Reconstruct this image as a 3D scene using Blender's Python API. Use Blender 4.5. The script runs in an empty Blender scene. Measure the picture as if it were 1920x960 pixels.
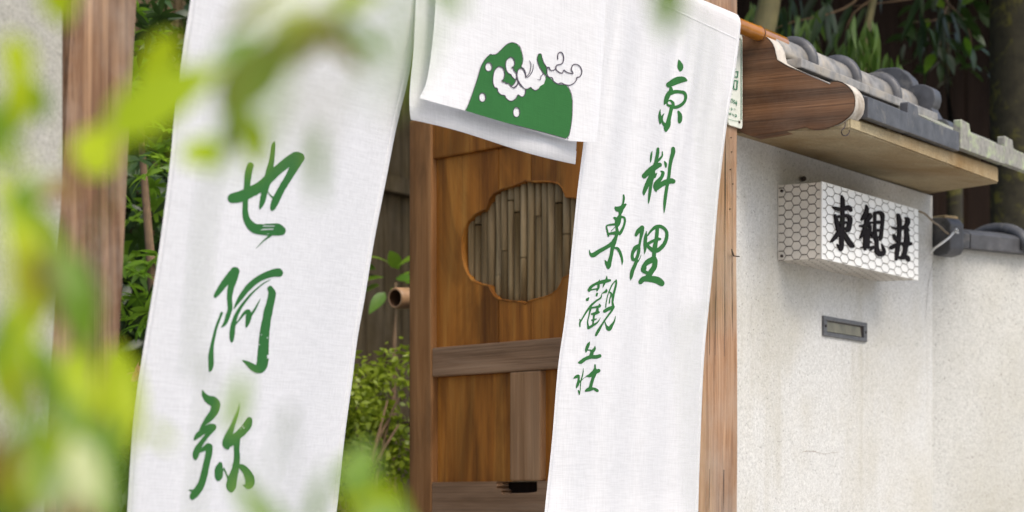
import bpy, bmesh, math, random
import numpy as np
from mathutils import Vector, Matrix
from mathutils.bvhtree import BVHTree

S = bpy.context.scene
COL = S.collection
rnd = random.Random(7)

# ------------------------------------------------------------------ camera, world, sun, exposure
EYE = 1.2                                   # camera height; X runs along the garden wall, -Y is the street
LENS, FPX = 85.0, 85.0 / 36.0 * 1920.0
cam_d = bpy.data.cameras.new("camera")
cam = bpy.data.objects.new("camera", cam_d); COL.objects.link(cam)
cam.location = (0, 0, EYE)
cam.rotation_euler = (math.radians(90), 0, math.radians(-60))
cam_d.lens = LENS; cam_d.sensor_width = 36.0
cam_d.shift_y = (940 - 480) / 1920.0
cam_d.clip_start = 0.05; cam_d.clip_end = 500
cam_d.dof.use_dof = True
cam_d.dof.focus_distance = 4.8
cam_d.dof.aperture_fstop = 5.6
S.camera = cam

SUN_EL, SUN_AZ = 52.0, -112.0                # azimuth measured from +X; the sun stands over the street
world = bpy.data.worlds.new("World"); S.world = world
world.use_nodes = True
wn = world.node_tree
bgn = wn.nodes["Background"]
sky = wn.nodes.new("ShaderNodeTexSky")
sky.sky_type = 'NISHITA'; sky.sun_disc = False
sky.sun_elevation = math.radians(SUN_EL)
sky.sun_rotation = math.radians(90 - SUN_AZ)
sky.air_density = 1.0; sky.dust_density = 4.0; sky.ozone_density = 1.0
wn.links.new(sky.outputs[0], bgn.inputs[0])
bgn.inputs[1].default_value = 0.15
sun_d = bpy.data.lights.new("sun", 'SUN'); sun_d.energy = 1.4; sun_d.angle = math.radians(30)
sun_d.color = (1.0, 0.955, 0.88)
sun = bpy.data.objects.new("sun", sun_d); COL.objects.link(sun)
sv = Vector((math.cos(math.radians(SUN_EL)) * math.cos(math.radians(SUN_AZ)),
             math.cos(math.radians(SUN_EL)) * math.sin(math.radians(SUN_AZ)), math.sin(math.radians(SUN_EL))))
sun.rotation_euler = sv.to_track_quat('Z', 'Y').to_euler()
sun.location = (2, -6, 9)
S.view_settings.view_transform = 'Standard'
try: S.view_settings.look = 'None'
except Exception: pass
S.view_settings.gamma = 1.0
S.view_settings.exposure = 0.77
S.cycles.use_denoising = True
S.cycles.max_bounces = 8
S.cycles.transparent_max_bounces = 8

# ------------------------------------------------------------------ helpers
FX, FY, RX, RY = math.cos(math.radians(30)), 0.5, 0.5, -math.cos(math.radians(30))
def ray(px, py):
    u = (px - 960) / FPX; v = (940 - py) / FPX
    return Vector((FX + RX * u, FY + RY * u, v))
CAMP = Vector((0, 0, EYE))
def on_y(px, py, Y):
    r = ray(px, py); return CAMP + r * (Y / r.y)
def on_x(px, py, X):
    r = ray(px, py); return CAMP + r * (X / r.x)
def at(px, py, d): return CAMP + ray(px, py) * d

FRAME = {}
def tag(o, label=None, cat=None, group=None, kind=None):
    if label: o['label'] = label
    if cat: o['category'] = cat
    if group: o['group'] = group
    if kind: o['kind'] = kind
    return o
def thing(name, loc, label, cat, group=None, rz=0.0):
    o = bpy.data.objects.new(name, None); COL.objects.link(o)
    o.empty_display_size = 0.1
    o.location = loc; o.rotation_euler = (0, 0, rz)
    FRAME[o.name] = Matrix.Translation(Vector(loc)) @ Matrix.Rotation(rz, 4, 'Z')
    return tag(o, label, cat, group)
def obj(name, V, F, mat, parent=None, smooth=False, rz=None, origin=None):
    """link one mesh object; V in world coordinates"""
    M = FRAME[parent.name] if parent else Matrix.Identity(4)
    Mi = M.inverted()
    P = [Mi @ Vector(v) for v in V]
    if origin is not None: c = Mi @ Vector(origin)
    else:
        lo = Vector([min(p[i] for p in P) for i in range(3)]); hi = Vector([max(p[i] for p in P) for i in range(3)])
        c = (lo + hi) / 2
        if parent is None: c.z = lo.z
    me = bpy.data.meshes.new(name)
    me.from_pydata([p - c for p in P], [], F)
    me.materials.append(mat)
    if smooth: me.polygons.foreach_set('use_smooth', [True] * len(me.polygons))
    me.update()
    o = bpy.data.objects.new(name, me); COL.objects.link(o)
    o.location = c
    if parent: o.parent = parent
    FRAME[o.name] = M @ Matrix.Translation(c)
    return o
class MB:
    def __init__(s): s.V = []; s.F = []
    def add(s, V, F):
        n = len(s.V); s.V += [Vector(v) for v in V]; s.F += [tuple(i + n for i in f) for f in F]; return s
    def box(s, x0, x1, y0, y1, z0, z1, bev=0.0, T=None):
        bm = bmesh.new()
        m = Matrix.Translation(((x0 + x1) / 2, (y0 + y1) / 2, (z0 + z1) / 2)) @ Matrix.Diagonal((abs(x1 - x0), abs(y1 - y0), abs(z1 - z0), 1))
        bmesh.ops.create_cube(bm, size=1.0, matrix=m)
        if bev > 0:
            bmesh.ops.bevel(bm, geom=bm.edges[:], offset=bev, segments=2, profile=0.6, affect='EDGES')
        return s.bm(bm, T)
    def bm(s, bm, T=None):
        bm.verts.index_update()
        V = [v.co.copy() for v in bm.verts]
        if T is not None: V = [T @ v for v in V]
        F = [tuple(v.index for v in f.verts) for f in bm.faces]
        bm.free(); return s.add(V, F)
    def prism(s, pts, d, bev=0.0):
        """pts: world polygon, extruded by vector d"""
        bm = bmesh.new()
        vs = [bm.verts.new(p) for p in pts]
        f = bm.faces.new(vs)
        r = bmesh.ops.extrude_face_region(bm, geom=[f])
        nv = [g for g in r['geom'] if isinstance(g, bmesh.types.BMVert)]
        bmesh.ops.translate(bm, verts=nv, vec=d)
        bmesh.ops.recalc_face_normals(bm, faces=bm.faces[:])
        if bev > 0:
            bmesh.ops.bevel(bm, geom=bm.edges[:], offset=bev, segments=2, profile=0.6, affect='EDGES', clamp_overlap=True)
        return s.bm(bm)
    def tube(s, path, rad, n=8, cap=True):
        path = [Vector(p) for p in path]
        if not hasattr(rad, '__len__'): rad = [rad] * len(path)
        rings = []
        up = Vector((0, 0, 1))
        for i, p in enumerate(path):
            t = (path[min(i + 1, len(path) - 1)] - path[max(i - 1, 0)])
            if t.length < 1e-9: t = Vector((0, 0, 1))
            t.normalize()
            a = t.cross(up)
            if a.length < 1e-3: a = t.cross(Vector((1, 0, 0)))
            a.normalize(); b = a.cross(t)
            rings.append([p + (a * math.cos(2 * math.pi * k / n) + b * math.sin(2 * math.pi * k / n)) * rad[i] for k in range(n)])
        V = [v for r in rings for v in r]; F = []
        for i in range(len(path) - 1):
            for k in range(n):
                F.append((i * n + k, i * n + (k + 1) % n, (i + 1) * n + (k + 1) % n, (i + 1) * n + k))
        if cap:
            F.append(tuple(range(n - 1, -1, -1))); F.append(tuple((len(path) - 1) * n + k for k in range(n)))
        return s.add(V, F)
    def build(s, name, mat, parent=None, smooth=False, **k): return obj(name, s.V, s.F, mat, parent, smooth, **k)
def catmull(pts, step):
    """pts: tuples; resample with a centripetal-free Catmull-Rom at about step"""
    pts = [np.array(p, float) for p in pts]
    if len(pts) == 1: return np.array(pts)
    P = [2 * pts[0] - pts[1]] + pts + [2 * pts[-1] - pts[-2]]
    out = []
    for i in range(1, len(P) - 2):
        L = np.linalg.norm((P[i + 1] - P[i])[:2]); n = max(2, int(L / step))
        for k in range(n):
            t = k / n
            out.append(0.5 * ((2 * P[i]) + (-P[i - 1] + P[i + 1]) * t + (2 * P[i - 1] - 5 * P[i] + 4 * P[i + 1] - P[i + 2]) * t * t
                              + (-P[i - 1] + 3 * P[i] - 3 * P[i + 1] + P[i + 2]) * t ** 3))
    out.append(pts[-1]); return np.array(out)
def copy_obj(o, parent, loc=None, rot=None, scale=None):
    c = o.copy(); COL.objects.link(c); c.parent = parent
    if loc is not None: c.location = loc
    if rot is not None: c.rotation_euler = rot
    if scale is not None: c.scale = scale
    return c

# ---- materials
def mat_new(name):
    m = bpy.data.materials.new(name); m.use_nodes = True
    nt = m.node_tree; b = nt.nodes["Principled BSDF"]
    return m, nt, b
def N(nt, t, **kw):
    n = nt.nodes.new(t)
    for k, v in kw.items(): setattr(n, k, v)
    return n
def ramp(nt, stops, src=None):
    r = nt.nodes.new("ShaderNodeValToRGB")
    e = r.color_ramp.elements
    while len(e) < len(stops): e.new(0.5)
    for i, (p, c) in enumerate(stops):
        e[i].position = p; e[i].color = (c[0], c[1], c[2], 1) if len(c) == 3 else c
    if src is not None: nt.links.new(src, r.inputs[0])
    return r
def coords(nt, scale=(1, 1, 1), rand=True):
    tc = N(nt, "ShaderNodeTexCoord"); mp = N(nt, "ShaderNodeMapping")
    mp.inputs['Scale'].default_value = scale
    if rand:
        oi = N(nt, "ShaderNodeObjectInfo"); ml = N(nt, "ShaderNodeVectorMath", operation='SCALE')
        ml.inputs[0].default_value = (13.7, 7.3, 19.1)
        nt.links.new(oi.outputs['Random'], ml.inputs['Scale'])
        ad = N(nt, "ShaderNodeVectorMath", operation='ADD')
        nt.links.new(tc.outputs['Object'], ad.inputs[0]); nt.links.new(ml.outputs[0], ad.inputs[1])
        nt.links.new(ad.outputs[0], mp.inputs['Vector'])
    else: nt.links.new(tc.outputs['Object'], mp.inputs['Vector'])
    return mp.outputs[0]
def noise(nt, vec, scale, detail=4.0, rough=0.55, dist=0.0):
    n = N(nt, "ShaderNodeTexNoise"); n.inputs['Scale'].default_value = scale
    n.inputs['Detail'].default_value = detail; n.inputs['Roughness'].default_value = rough
    n.inputs['Distortion'].default_value = dist
    nt.links.new(vec, n.inputs['Vector']); return n.outputs['Fac']
def mixc(nt, fac, a, b, mode='MIX'):
    m = N(nt, "ShaderNodeMix", data_type='RGBA', blend_type=mode)
    for sock, v in ((m.inputs[0], fac), (m.inputs[6], a), (m.inputs[7], b)):
        if isinstance(v, bpy.types.NodeSocket): nt.links.new(v, sock)
        elif isinstance(v, (int, float)): sock.default_value = v
        else: sock.default_value = (*v, 1)
    return m.outputs[2]
def bump(nt, b, h, strength=0.3, dist=0.01):
    n = N(nt, "ShaderNodeBump"); n.inputs['Strength'].default_value = strength; n.inputs['Distance'].default_value = dist
    nt.links.new(h, n.inputs['Height']); nt.links.new(n.outputs[0], b.inputs['Normal'])
def wood(name, dark, mid, light, grain='Z', rough=0.6, fine=1.0, weather=0.0, bumps=0.35, spec=0.2, pores=0.75, blotch=0.0):
    m, nt, b = mat_new(name)
    k = {'X': (3.0, 45, 45), 'Y': (45, 3.0, 45), 'Z': (45, 45, 3.0)}[grain]
    v = coords(nt, tuple(c * fine for c in k))
    n1 = noise(nt, v, 1.0, 6, 0.6, 0.6)
    k2 = {'X': (1.2, 9, 9), 'Y': (9, 1.2, 9), 'Z': (9, 9, 1.2)}[grain]
    v2 = coords(nt, k2); n2 = noise(nt, v2, 1.0, 3, 0.5, 1.2)
    k3 = {'X': (2.2, 210, 210), 'Y': (210, 2.2, 210), 'Z': (210, 210, 2.2)}[grain]
    n3 = noise(nt, coords(nt, k3), 1.0, 2, 0.6, 0.2)
    r1 = ramp(nt, [(0.3, dark), (0.5, mid), (0.72, light)], n1)
    r2 = ramp(nt, [(0.3, (0.72, 0.70, 0.68)), (0.65, (1.12, 1.1, 1.08))], n2)
    c = mixc(nt, 1.0, r1.outputs[0], r2.outputs[0], 'MULTIPLY')
    r3 = ramp(nt, [(0.34, (0.45, 0.42, 0.4)), (0.44, (1, 1, 1))], n3)
    c = mixc(nt, pores, c, r3.outputs[0], 'MULTIPLY')
    if blotch > 0:
        kb = {'X': (2.0, 7, 7), 'Y': (7, 2.0, 7), 'Z': (7, 7, 2.0)}[grain]
        rb = ramp(nt, [(0.38, (1 - blotch,) * 3), (0.58, (1, 1, 1))], noise(nt, coords(nt, kb), 1.0, 5, 0.6, 0.8))
        c = mixc(nt, 1.0, c, rb.outputs[0], 'MULTIPLY')
    if weather > 0:
        nw = noise(nt, coords(nt, (5, 5, 5)), 1.0, 5, 0.65)
        rw = ramp(nt, [(0.42, (0, 0, 0)), (0.68, (weather,) * 3)], nw)
        c = mixc(nt, rw.outputs[0], c, (0.36, 0.32, 0.27))
    nt.links.new(c, b.inputs['Base Color'])
    b.inputs['Roughness'].default_value = rough
    b.inputs['Specular IOR Level'].default_value = spec
    h = N(nt, "ShaderNodeMath", operation='ADD'); nt.links.new(n1, h.inputs[0]); nt.links.new(n3, h.inputs[1])
    bump(nt, b, h.outputs[0], bumps, 0.004)
    return m
def stucco(name, base, dirt=(0.30, 0.27, 0.18), amount=0.5, spk=0.5, scale=1.0, lowc=0.44):
    m, nt, b = mat_new(name)
    v = coords(nt, (1, 1, 1), False)
    n0 = noise(nt, v, 260 * scale, 3, 0.7)
    n1 = noise(nt, v, 95 * scale, 4, 0.7)
    nb = noise(nt, v, 2.2, 6, 0.62, 0.3)
    vs = N(nt, "ShaderNodeTexVoronoi"); vs.inputs['Scale'].default_value = 120 * scale; nt.links.new(v, vs.inputs['Vector'])
    rs = ramp(nt, [(0.0, (1, 1, 1)), (0.16, (1, 1, 1)), (0.26, (0, 0, 0))], vs.outputs['Distance'])
    sel = ramp(nt, [(0.5, (0, 0, 0)), (0.62, (spk,) * 3)], noise(nt, v, 70 * scale, 2, 0.5))
    sp = mixc(nt, 1.0, rs.outputs[0], sel.outputs[0], 'MULTIPLY')
    r0 = ramp(nt, [(0.3, tuple(c * 0.72 for c in base)), (0.55, base), (0.75, tuple(min(0.95, c * 1.12) for c in base))], n0)
    r1 = ramp(nt, [(0.3, (0.8, 0.8, 0.79)), (0.6, (1.03, 1.03, 1.02))], n1)
    c = mixc(nt, 0.8, r0.outputs[0], r1.outputs[0], 'MULTIPLY')
    rd = ramp(nt, [(lowc, (0, 0, 0)), (lowc + 0.3, (amount,) * 3)], nb)
    c = mixc(nt, rd.outputs[0], c, dirt)
    ns = noise(nt, coords(nt, (11, 11, 0.9), False), 1.0, 5, 0.6, 0.5)
    rst = ramp(nt, [(0.56, (0, 0, 0)), (0.72, (0.32,) * 3)], ns)
    c = mixc(nt, rst.outputs[0], c, tuple(d * 0.9 for d in dirt))
    c = mixc(nt, sp, c, (0.10, 0.095, 0.085))
    nt.links.new(c, b.inputs['Base Color']); b.inputs['Roughness'].default_value = 0.95
    b.inputs['Specular IOR Level'].default_value = 0.2
    h = N(nt, "ShaderNodeMath", operation='ADD'); nt.links.new(n0, h.inputs[0]); nt.links.new(n1, h.inputs[1])
    bump(nt, b, h.outputs[0], 0.55, 0.003)
    return m
def plain(name, col, rough=0.6, var=0.2, scale=30, metal=0.0, bumps=0.1, alt=None, altamt=0.6, altlow=0.5):
    m, nt, b = mat_new(name)
    v = coords(nt, (1, 1, 1)); n = noise(nt, v, scale, 5, 0.6)
    r = ramp(nt, [(0.3, tuple(c * (1 - var) for c in col)), (0.7, tuple(min(0.95, c * (1 + var)) for c in col))], n)
    c = r.outputs[0]
    if alt:
        n2 = noise(nt, v, scale * 0.45, 6, 0.7, 0.4)
        r2 = ramp(nt, [(altlow, (0, 0, 0)), (altlow + 0.13, (altamt,) * 3)], n2)
        c = mixc(nt, r2.outputs[0], c, alt)
    nt.links.new(c, b.inputs['Base Color']); b.inputs['Roughness'].default_value = rough; b.inputs['Metallic'].default_value = metal
    if bumps: bump(nt, b, n, bumps, 0.004)
    return m
def cloth_mat(name, col, ink=False):
    m, nt, b = mat_new(name)
    out = nt.nodes["Material Output"]
    va = coords(nt, (420, 420, 22), False); vb = coords(nt, (22, 22, 420), False)
    na = noise(nt, va, 1, 2, 0.6); nb = noise(nt, vb, 1, 2, 0.6)
    ad = N(nt, "ShaderNodeMath", operation='ADD'); nt.links.new(na, ad.inputs[0]); nt.links.new(nb, ad.inputs[1])
    r = ramp(nt, [(0.36, tuple(c * 0.90 for c in col)), (0.6, tuple(min(0.9, c * 1.03) for c in col))])
    hf = N(nt, "ShaderNodeMath", operation='MULTIPLY'); hf.inputs[1].default_value = 0.5
    nt.links.new(ad.outputs[0], hf.inputs[0]); nt.links.new(hf.outputs[0], r.inputs[0])
    nt.links.new(r.outputs[0], b.inputs['Base Color']); b.inputs['Roughness'].default_value = 0.9
    b.inputs['Specular IOR Level'].default_value = 0.15
    nw = noise(nt, coords(nt, (14, 14, 3.0), False), 1.0, 3, 0.5, 0.6)
    b1 = N(nt, "ShaderNodeBump"); b1.inputs['Strength'].default_value = 0.05; b1.inputs['Distance'].default_value = 0.006
    nt.links.new(nw, b1.inputs['Height'])
    b2 = N(nt, "ShaderNodeBump"); b2.inputs['Strength'].default_value = 0.25; b2.inputs['Distance'].default_value = 0.001
    nt.links.new(ad.outputs[0], b2.inputs['Height']); nt.links.new(b1.outputs[0], b2.inputs['Normal'])
    nt.links.new(b2.outputs[0], b.inputs['Normal'])
    tr = N(nt, "ShaderNodeBsdfTranslucent"); nt.links.new(r.outputs[0], tr.inputs['Color'])
    mx = N(nt, "ShaderNodeMixShader"); mx.inputs[0].default_value = 0.08 if ink else 0.3
    nt.links.new(b.outputs[0], mx.inputs[1]); nt.links.new(tr.outputs[0], mx.inputs[2]); nt.links.new(mx.outputs[0], out.inputs['Surface'])
    return m
def leaf_mat(name, a, bcol, trans=0.45, tcol=None, rough=0.4):
    m, nt, b = mat_new(name)
    out = nt.nodes["Material Output"]
    oi = N(nt, "ShaderNodeObjectInfo")
    v = coords(nt, (1, 1, 1)); n = noise(nt, v, 22, 3, 0.6)
    ad = N(nt, "ShaderNodeMath", operation='ADD'); nt.links.new(n, ad.inputs[0]); nt.links.new(oi.outputs['Random'], ad.inputs[1])
    hf = N(nt, "ShaderNodeMath", operation='MULTIPLY'); hf.inputs[1].default_value = 0.5; nt.links.new(ad.outputs[0], hf.inputs[0])
    r = ramp(nt, [(0.25, a), (0.75, bcol)], hf.outputs[0])
    nt.links.new(r.outputs[0], b.inputs['Base Color']); b.inputs['Roughness'].default_value = rough
    tr = N(nt, "ShaderNodeBsdfTranslucent")
    if tcol: tr.inputs['Color'].default_value = (*tcol, 1)
    else: nt.links.new(r.outputs[0], tr.inputs['Color'])
    mx = N(nt, "ShaderNodeMixShader"); mx.inputs[0].default_value = trans
    nt.links.new(b.outputs[0], mx.inputs[1]); nt.links.new(tr.outputs[0], mx.inputs[2]); nt.links.new(mx.outputs[0], out.inputs['Surface'])
    return m

M = {}
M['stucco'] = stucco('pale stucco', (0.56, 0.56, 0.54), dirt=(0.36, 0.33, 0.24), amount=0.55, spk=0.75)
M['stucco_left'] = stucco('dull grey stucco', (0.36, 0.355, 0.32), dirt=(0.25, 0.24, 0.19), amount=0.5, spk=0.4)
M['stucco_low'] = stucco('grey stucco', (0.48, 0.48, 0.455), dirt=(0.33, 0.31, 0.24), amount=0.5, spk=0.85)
M['slab'] = stucco('stained plaster', (0.37, 0.31, 0.195), dirt=(0.20, 0.125, 0.05), amount=0.9, spk=0.5, scale=0.7, lowc=0.36)
M['post'] = wood('weathered cedar', (0.15, 0.075, 0.038), (0.265, 0.155, 0.088), (0.39, 0.26, 0.165), 'Z', 0.7, 1.0, 0.35, 0.6)
M['post_new'] = wood('oiled cedar', (0.20, 0.09, 0.035), (0.36, 0.19, 0.085), (0.50, 0.30, 0.16), 'Z', 0.6)
M['door_v'] = wood('brown cedar upright', (0.26, 0.115, 0.037), (0.33, 0.155, 0.054), (0.41, 0.205, 0.078), 'Z', 0.6, 0.8, 0.0, 0.25, pores=0.3, blotch=0.4)
M['door_h'] = wood('grey brown rail', (0.25, 0.14, 0.07), (0.33, 0.195, 0.105), (0.41, 0.26, 0.15), 'X', 0.6, 0.8, pores=0.4)
M['door_p'] = wood('red brown panel', (0.27, 0.088, 0.011), (0.45, 0.165, 0.022), (0.56, 0.25, 0.045), 'Z', 0.55, 0.45, 0.0, 0.3, pores=0.35, blotch=0.5)
M['muntin'] = wood('worn brown upright', (0.33, 0.175, 0.075), (0.43, 0.24, 0.115), (0.50, 0.30, 0.155), 'Z', 0.6, 0.7, 0.0, 0.3, pores=0.3)
M['post_old'] = wood('dark weathered cedar', (0.075, 0.038, 0.020), (0.17, 0.095, 0.052), (0.32, 0.20, 0.115), 'Z', 0.7, 0.9, 0.3, 0.6)
M['bracket'] = wood('bracket cedar', (0.05, 0.023, 0.010), (0.108, 0.052, 0.024), (0.22, 0.11, 0.052), 'Y', 0.65, 0.6, 0.12)
M['paint'] = plain('old white paint', (0.42, 0.385, 0.33), 0.85, 0.2, 45, alt=(0.22, 0.18, 0.13), altamt=0.7, altlow=0.5)
M['tile'] = plain('smoked roof tile', (0.20, 0.195, 0.185), 0.55, 0.4, 28, bumps=0.35, alt=(0.30, 0.27, 0.22), altamt=0.8, altlow=0.47)
M['tile_dark'] = plain('blue grey roof tile', (0.056, 0.057, 0.062), 0.5, 0.35, 26, bumps=0.3, alt=(0.20, 0.185, 0.16), altamt=0.5, altlow=0.56)
M['tile_moss'] = plain('lichened roof tile', (0.20, 0.195, 0.17), 0.7, 0.3, 60, alt=(0.30, 0.36, 0.20), altamt=0.8, altlow=0.5)
M['bamboo'] = plain('varnished bamboo', (0.34, 0.13, 0.016), 0.1, 0.25, 14, bumps=0.02, alt=(0.16, 0.06, 0.015), altamt=0.5, altlow=0.6)
M['bamboo_dry'] = plain('dry bamboo', (0.33, 0.19, 0.09), 0.5, 0.25, 18, bumps=0.05)
M['bamboo_in'] = plain('bamboo bore', (0.10, 0.045, 0.015), 0.8, 0.25, 30)
M['slat'] = wood('weathered bamboo slat', (0.13, 0.08, 0.03), (0.25, 0.17, 0.075), (0.40, 0.29, 0.15), 'Z', 0.6, 0.7, pores=0.5)
M['cloth'] = cloth_mat('white linen', (0.72, 0.725, 0.735))
M['ink'] = cloth_mat('green dye', (0.027, 0.122, 0.033), True)
M['outline'] = plain('dark dye', (0.045, 0.035, 0.055), 0.9, 0.1, 80, bumps=0)
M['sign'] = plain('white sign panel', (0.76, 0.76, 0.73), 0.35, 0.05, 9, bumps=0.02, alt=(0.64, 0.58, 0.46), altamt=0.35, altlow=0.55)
M['sign_side'] = plain('shaded sign panel', (0.60, 0.56, 0.49), 0.4, 0.08, 9, bumps=0.02, alt=(0.47, 0.42, 0.34), altamt=0.4, altlow=0.5)  # darker than the front panel: shade of the side faces put into the colour
M['wire'] = plain('dark wire', (0.15, 0.135, 0.115), 0.5, 0.2, 50, bumps=0)
M['black'] = plain('black lacquer letter', (0.010, 0.008, 0.009), 0.8, 0.3, 60, bumps=0.0, alt=(0.02, 0.03, 0.008), altamt=0.6, altlow=0.58)
M['black'].node_tree.nodes['Principled BSDF'].inputs['Specular IOR Level'].default_value = 0.1
M['bronze'] = plain('bronze frame', (0.13, 0.13, 0.135), 0.45, 0.25, 50, 0.7, 0.1)
M['flap'] = plain('dull brass flap', (0.20, 0.185, 0.13), 0.5, 0.25, 25, 0.6, 0.08)
M['iron'] = plain('rusty iron', (0.05, 0.035, 0.03), 0.7, 0.3, 90, 0.4, 0.1)
M['cable_w'] = plain('white cable', (0.62, 0.62, 0.60), 0.5, 0.1, 60, bumps=0)
M['cable_b'] = plain('brown cable', (0.17, 0.13, 0.08), 0.6, 0.2, 60, bumps=0)
M['plate'] = plain('enamel plate', (0.62, 0.66, 0.60), 0.3, 0.08, 20, bumps=0.02, alt=(0.40, 0.44, 0.37), altamt=0.5, altlow=0.55)
M['plate_ink'] = plain('green enamel', (0.02, 0.16, 0.085), 0.35, 0.1, 30, bumps=0)
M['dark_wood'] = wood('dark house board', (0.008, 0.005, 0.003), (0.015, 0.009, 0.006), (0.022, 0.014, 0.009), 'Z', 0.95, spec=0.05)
M['fence_wood'] = wood('grey fence board', (0.06, 0.045, 0.025), (0.10, 0.076, 0.042), (0.15, 0.115, 0.07), 'Z', 0.9, 1, 0.1, spec=0.05)
M['bark'] = plain('mossy bark', (0.028, 0.024, 0.012), 0.95, 0.45, 26, bumps=0.8, alt=(0.12, 0.11, 0.015), altamt=0.9, altlow=0.52)
M['bark_y'] = plain('smooth olive bark', (0.14, 0.12, 0.045), 0.7, 0.25, 14, bumps=0.2)
M['twig'] = plain('brown twig', (0.13, 0.08, 0.04), 0.8, 0.3, 40, bumps=0.2)
M['soil'] = plain('packed earth', (0.16, 0.14, 0.115), 0.95, 0.3, 9, bumps=0.4)
M['paving'] = plain('stone paving', (0.43, 0.42, 0.40), 0.85, 0.2, 12, bumps=0.3)
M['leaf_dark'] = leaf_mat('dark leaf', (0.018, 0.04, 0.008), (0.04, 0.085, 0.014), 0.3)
M['leaf_mid'] = leaf_mat('garden leaf', (0.10, 0.22, 0.015), (0.24, 0.40, 0.03), 0.5)
M['leaf_bush'] = leaf_mat('bush leaf', (0.18, 0.25, 0.018), (0.38, 0.46, 0.04), 0.5)
M['leaf_bamboo'] = leaf_mat('bamboo leaf', (0.07, 0.14, 0.02), (0.13, 0.22, 0.035), 0.45)
M['leaf_fore'] = leaf_mat('fresh leaf', (0.30, 0.42, 0.004), (0.42, 0.50, 0.004), 0.55, (0.52, 0.64, 0.004), 0.6)
M['leaf_fore_g'] = leaf_mat('green leaf', (0.08, 0.17, 0.008), (0.15, 0.26, 0.012), 0.5, (0.24, 0.42, 0.01), 0.5)
M['leaf_olive'] = leaf_mat('olive leaf', (0.07, 0.08, 0.012), (0.13, 0.12, 0.012), 0.4, (0.22, 0.2, 0.01), 0.4)
M['leaf_pale'] = leaf_mat('pale glare leaf', (0.50, 0.55, 0.22), (0.62, 0.66, 0.36), 0.45, None, 0.3)  # sunlit glare on the blades put into the pale colour
M['leaf_brown'] = leaf_mat('withered leaf', (0.16, 0.08, 0.015), (0.24, 0.13, 0.02), 0.4, None, 0.5)
M['petal'] = leaf_mat('pink petal', (0.60, 0.07, 0.22), (0.70, 0.12, 0.32), 0.4)

# ------------------------------------------------------------------ setting
def sheet(name, x0, x1, y0, y1, z, mat, n=1):
    V = []; F = []
    for j in range(n + 1):
        for i in range(n + 1):
            V.append((x0 + (x1 - x0) * i / n, y0 + (y1 - y0) * j / n, z))
    for j in range(n):
        for i in range(n):
            a = j * (n + 1) + i; F.append((a, a + 1, a + n + 2, a + n + 1))
    return obj(name, V, F, mat)
tag(sheet('ground', -80, 90, -80, 90, 0.0, M['soil'], 4), kind='structure')
tag(sheet('street', -40, 40, -5.0, 1.55, 0.004, M['paving'], 4), kind='structure')

# ------------------------------------------------------------------ gate frame
gate = thing('gate_frame', (3.85, 2.35, 0), 'weathered wooden gate frame, its right post carrying a carved bracket beside the wall', 'gate')
YP = 2.28
def leaning_post(pts_bottom, pts_top, depth, z0, z1):
    # pts: x range at z0 and z1
    mb = MB()
    (a0, a1), (b0, b1) = pts_bottom, pts_top
    bm = bmesh.new()
    nz = 14; ring = []
    for k in range(nz + 1):
        t = k / nz; xl = a0 + (b0 - a0) * t; xr = a1 + (b1 - a1) * t; z = z0 + (z1 - z0) * t
        c = 0.012
        w = 0.0015 * math.sin(k * 1.7) ; q = [(xl + c, YP + w), (xr - c, YP + w), (xr + w, YP + c), (xr + w, YP + depth - c), (xr - c, YP + depth), (xl + c, YP + depth), (xl + w, YP + depth - c), (xl + w, YP + c)]
        ring.append([bm.verts.new((x, y, z)) for x, y in q])
    for k in range(nz):
        for i in range(8): bm.faces.new((ring[k][i], ring[k][(i + 1) % 8], ring[k + 1][(i + 1) % 8], ring[k + 1][i]))
    bm.faces.new(ring[0][::-1]); bm.faces.new(ring[-1])
    bmesh.ops.recalc_face_normals(bm, faces=bm.faces[:])
    return mb.bm(bm)
lean = 0.083
leaning_post((2.70 - 1.92 * lean + 0.003, 2.842 - 1.92 * lean + 0.003), (2.70 + 1.1 * lean, 2.842 + 1.1 * lean), 0.15, 0.0, 3.02).build('gate_post', M['post_old'], gate)
pr = leaning_post((4.768, 4.972), (4.795, 4.972), 0.13, 0.0, 3.02).build('gate_post', M['post'], gate)
# long drying cracks in the right post: thin dark sunken strips proud of the face by a hair
for (px0, py0, px1, py1, w) in ((1361, 250, 1357, 960, 0.0016), (1331, 560, 1330, 960, 0.0012), (1344, 470, 1338, 820, 0.0009), (1372, 300, 1374, 640, 0.0008)):
    a = on_y(px0, py0, YP - 0.0008); b = on_y(px1, py1, YP - 0.0008)
    V = []; F = []
    for k in range(13):
        p = a.lerp(b, k / 12); ww = w * (0.5 + rnd.random()) * (0.3 if k in (0, 12) else 1); j = rnd.uniform(-0.0012, 0.0012)
        V += [(p.x + j - ww, p.y, p.z), (p.x + j + ww, p.y, p.z)]
        if k: F.append((2 * k - 2, 2 * k - 1, 2 * k + 1, 2 * k))
    obj('drying_crack', V, F, M['iron'], gate)
MB().box(2.72, 5.02, YP + 0.13, YP + 0.27, 2.62, 2.82, 0.006).build('lintel', M['post'], gate)
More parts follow.
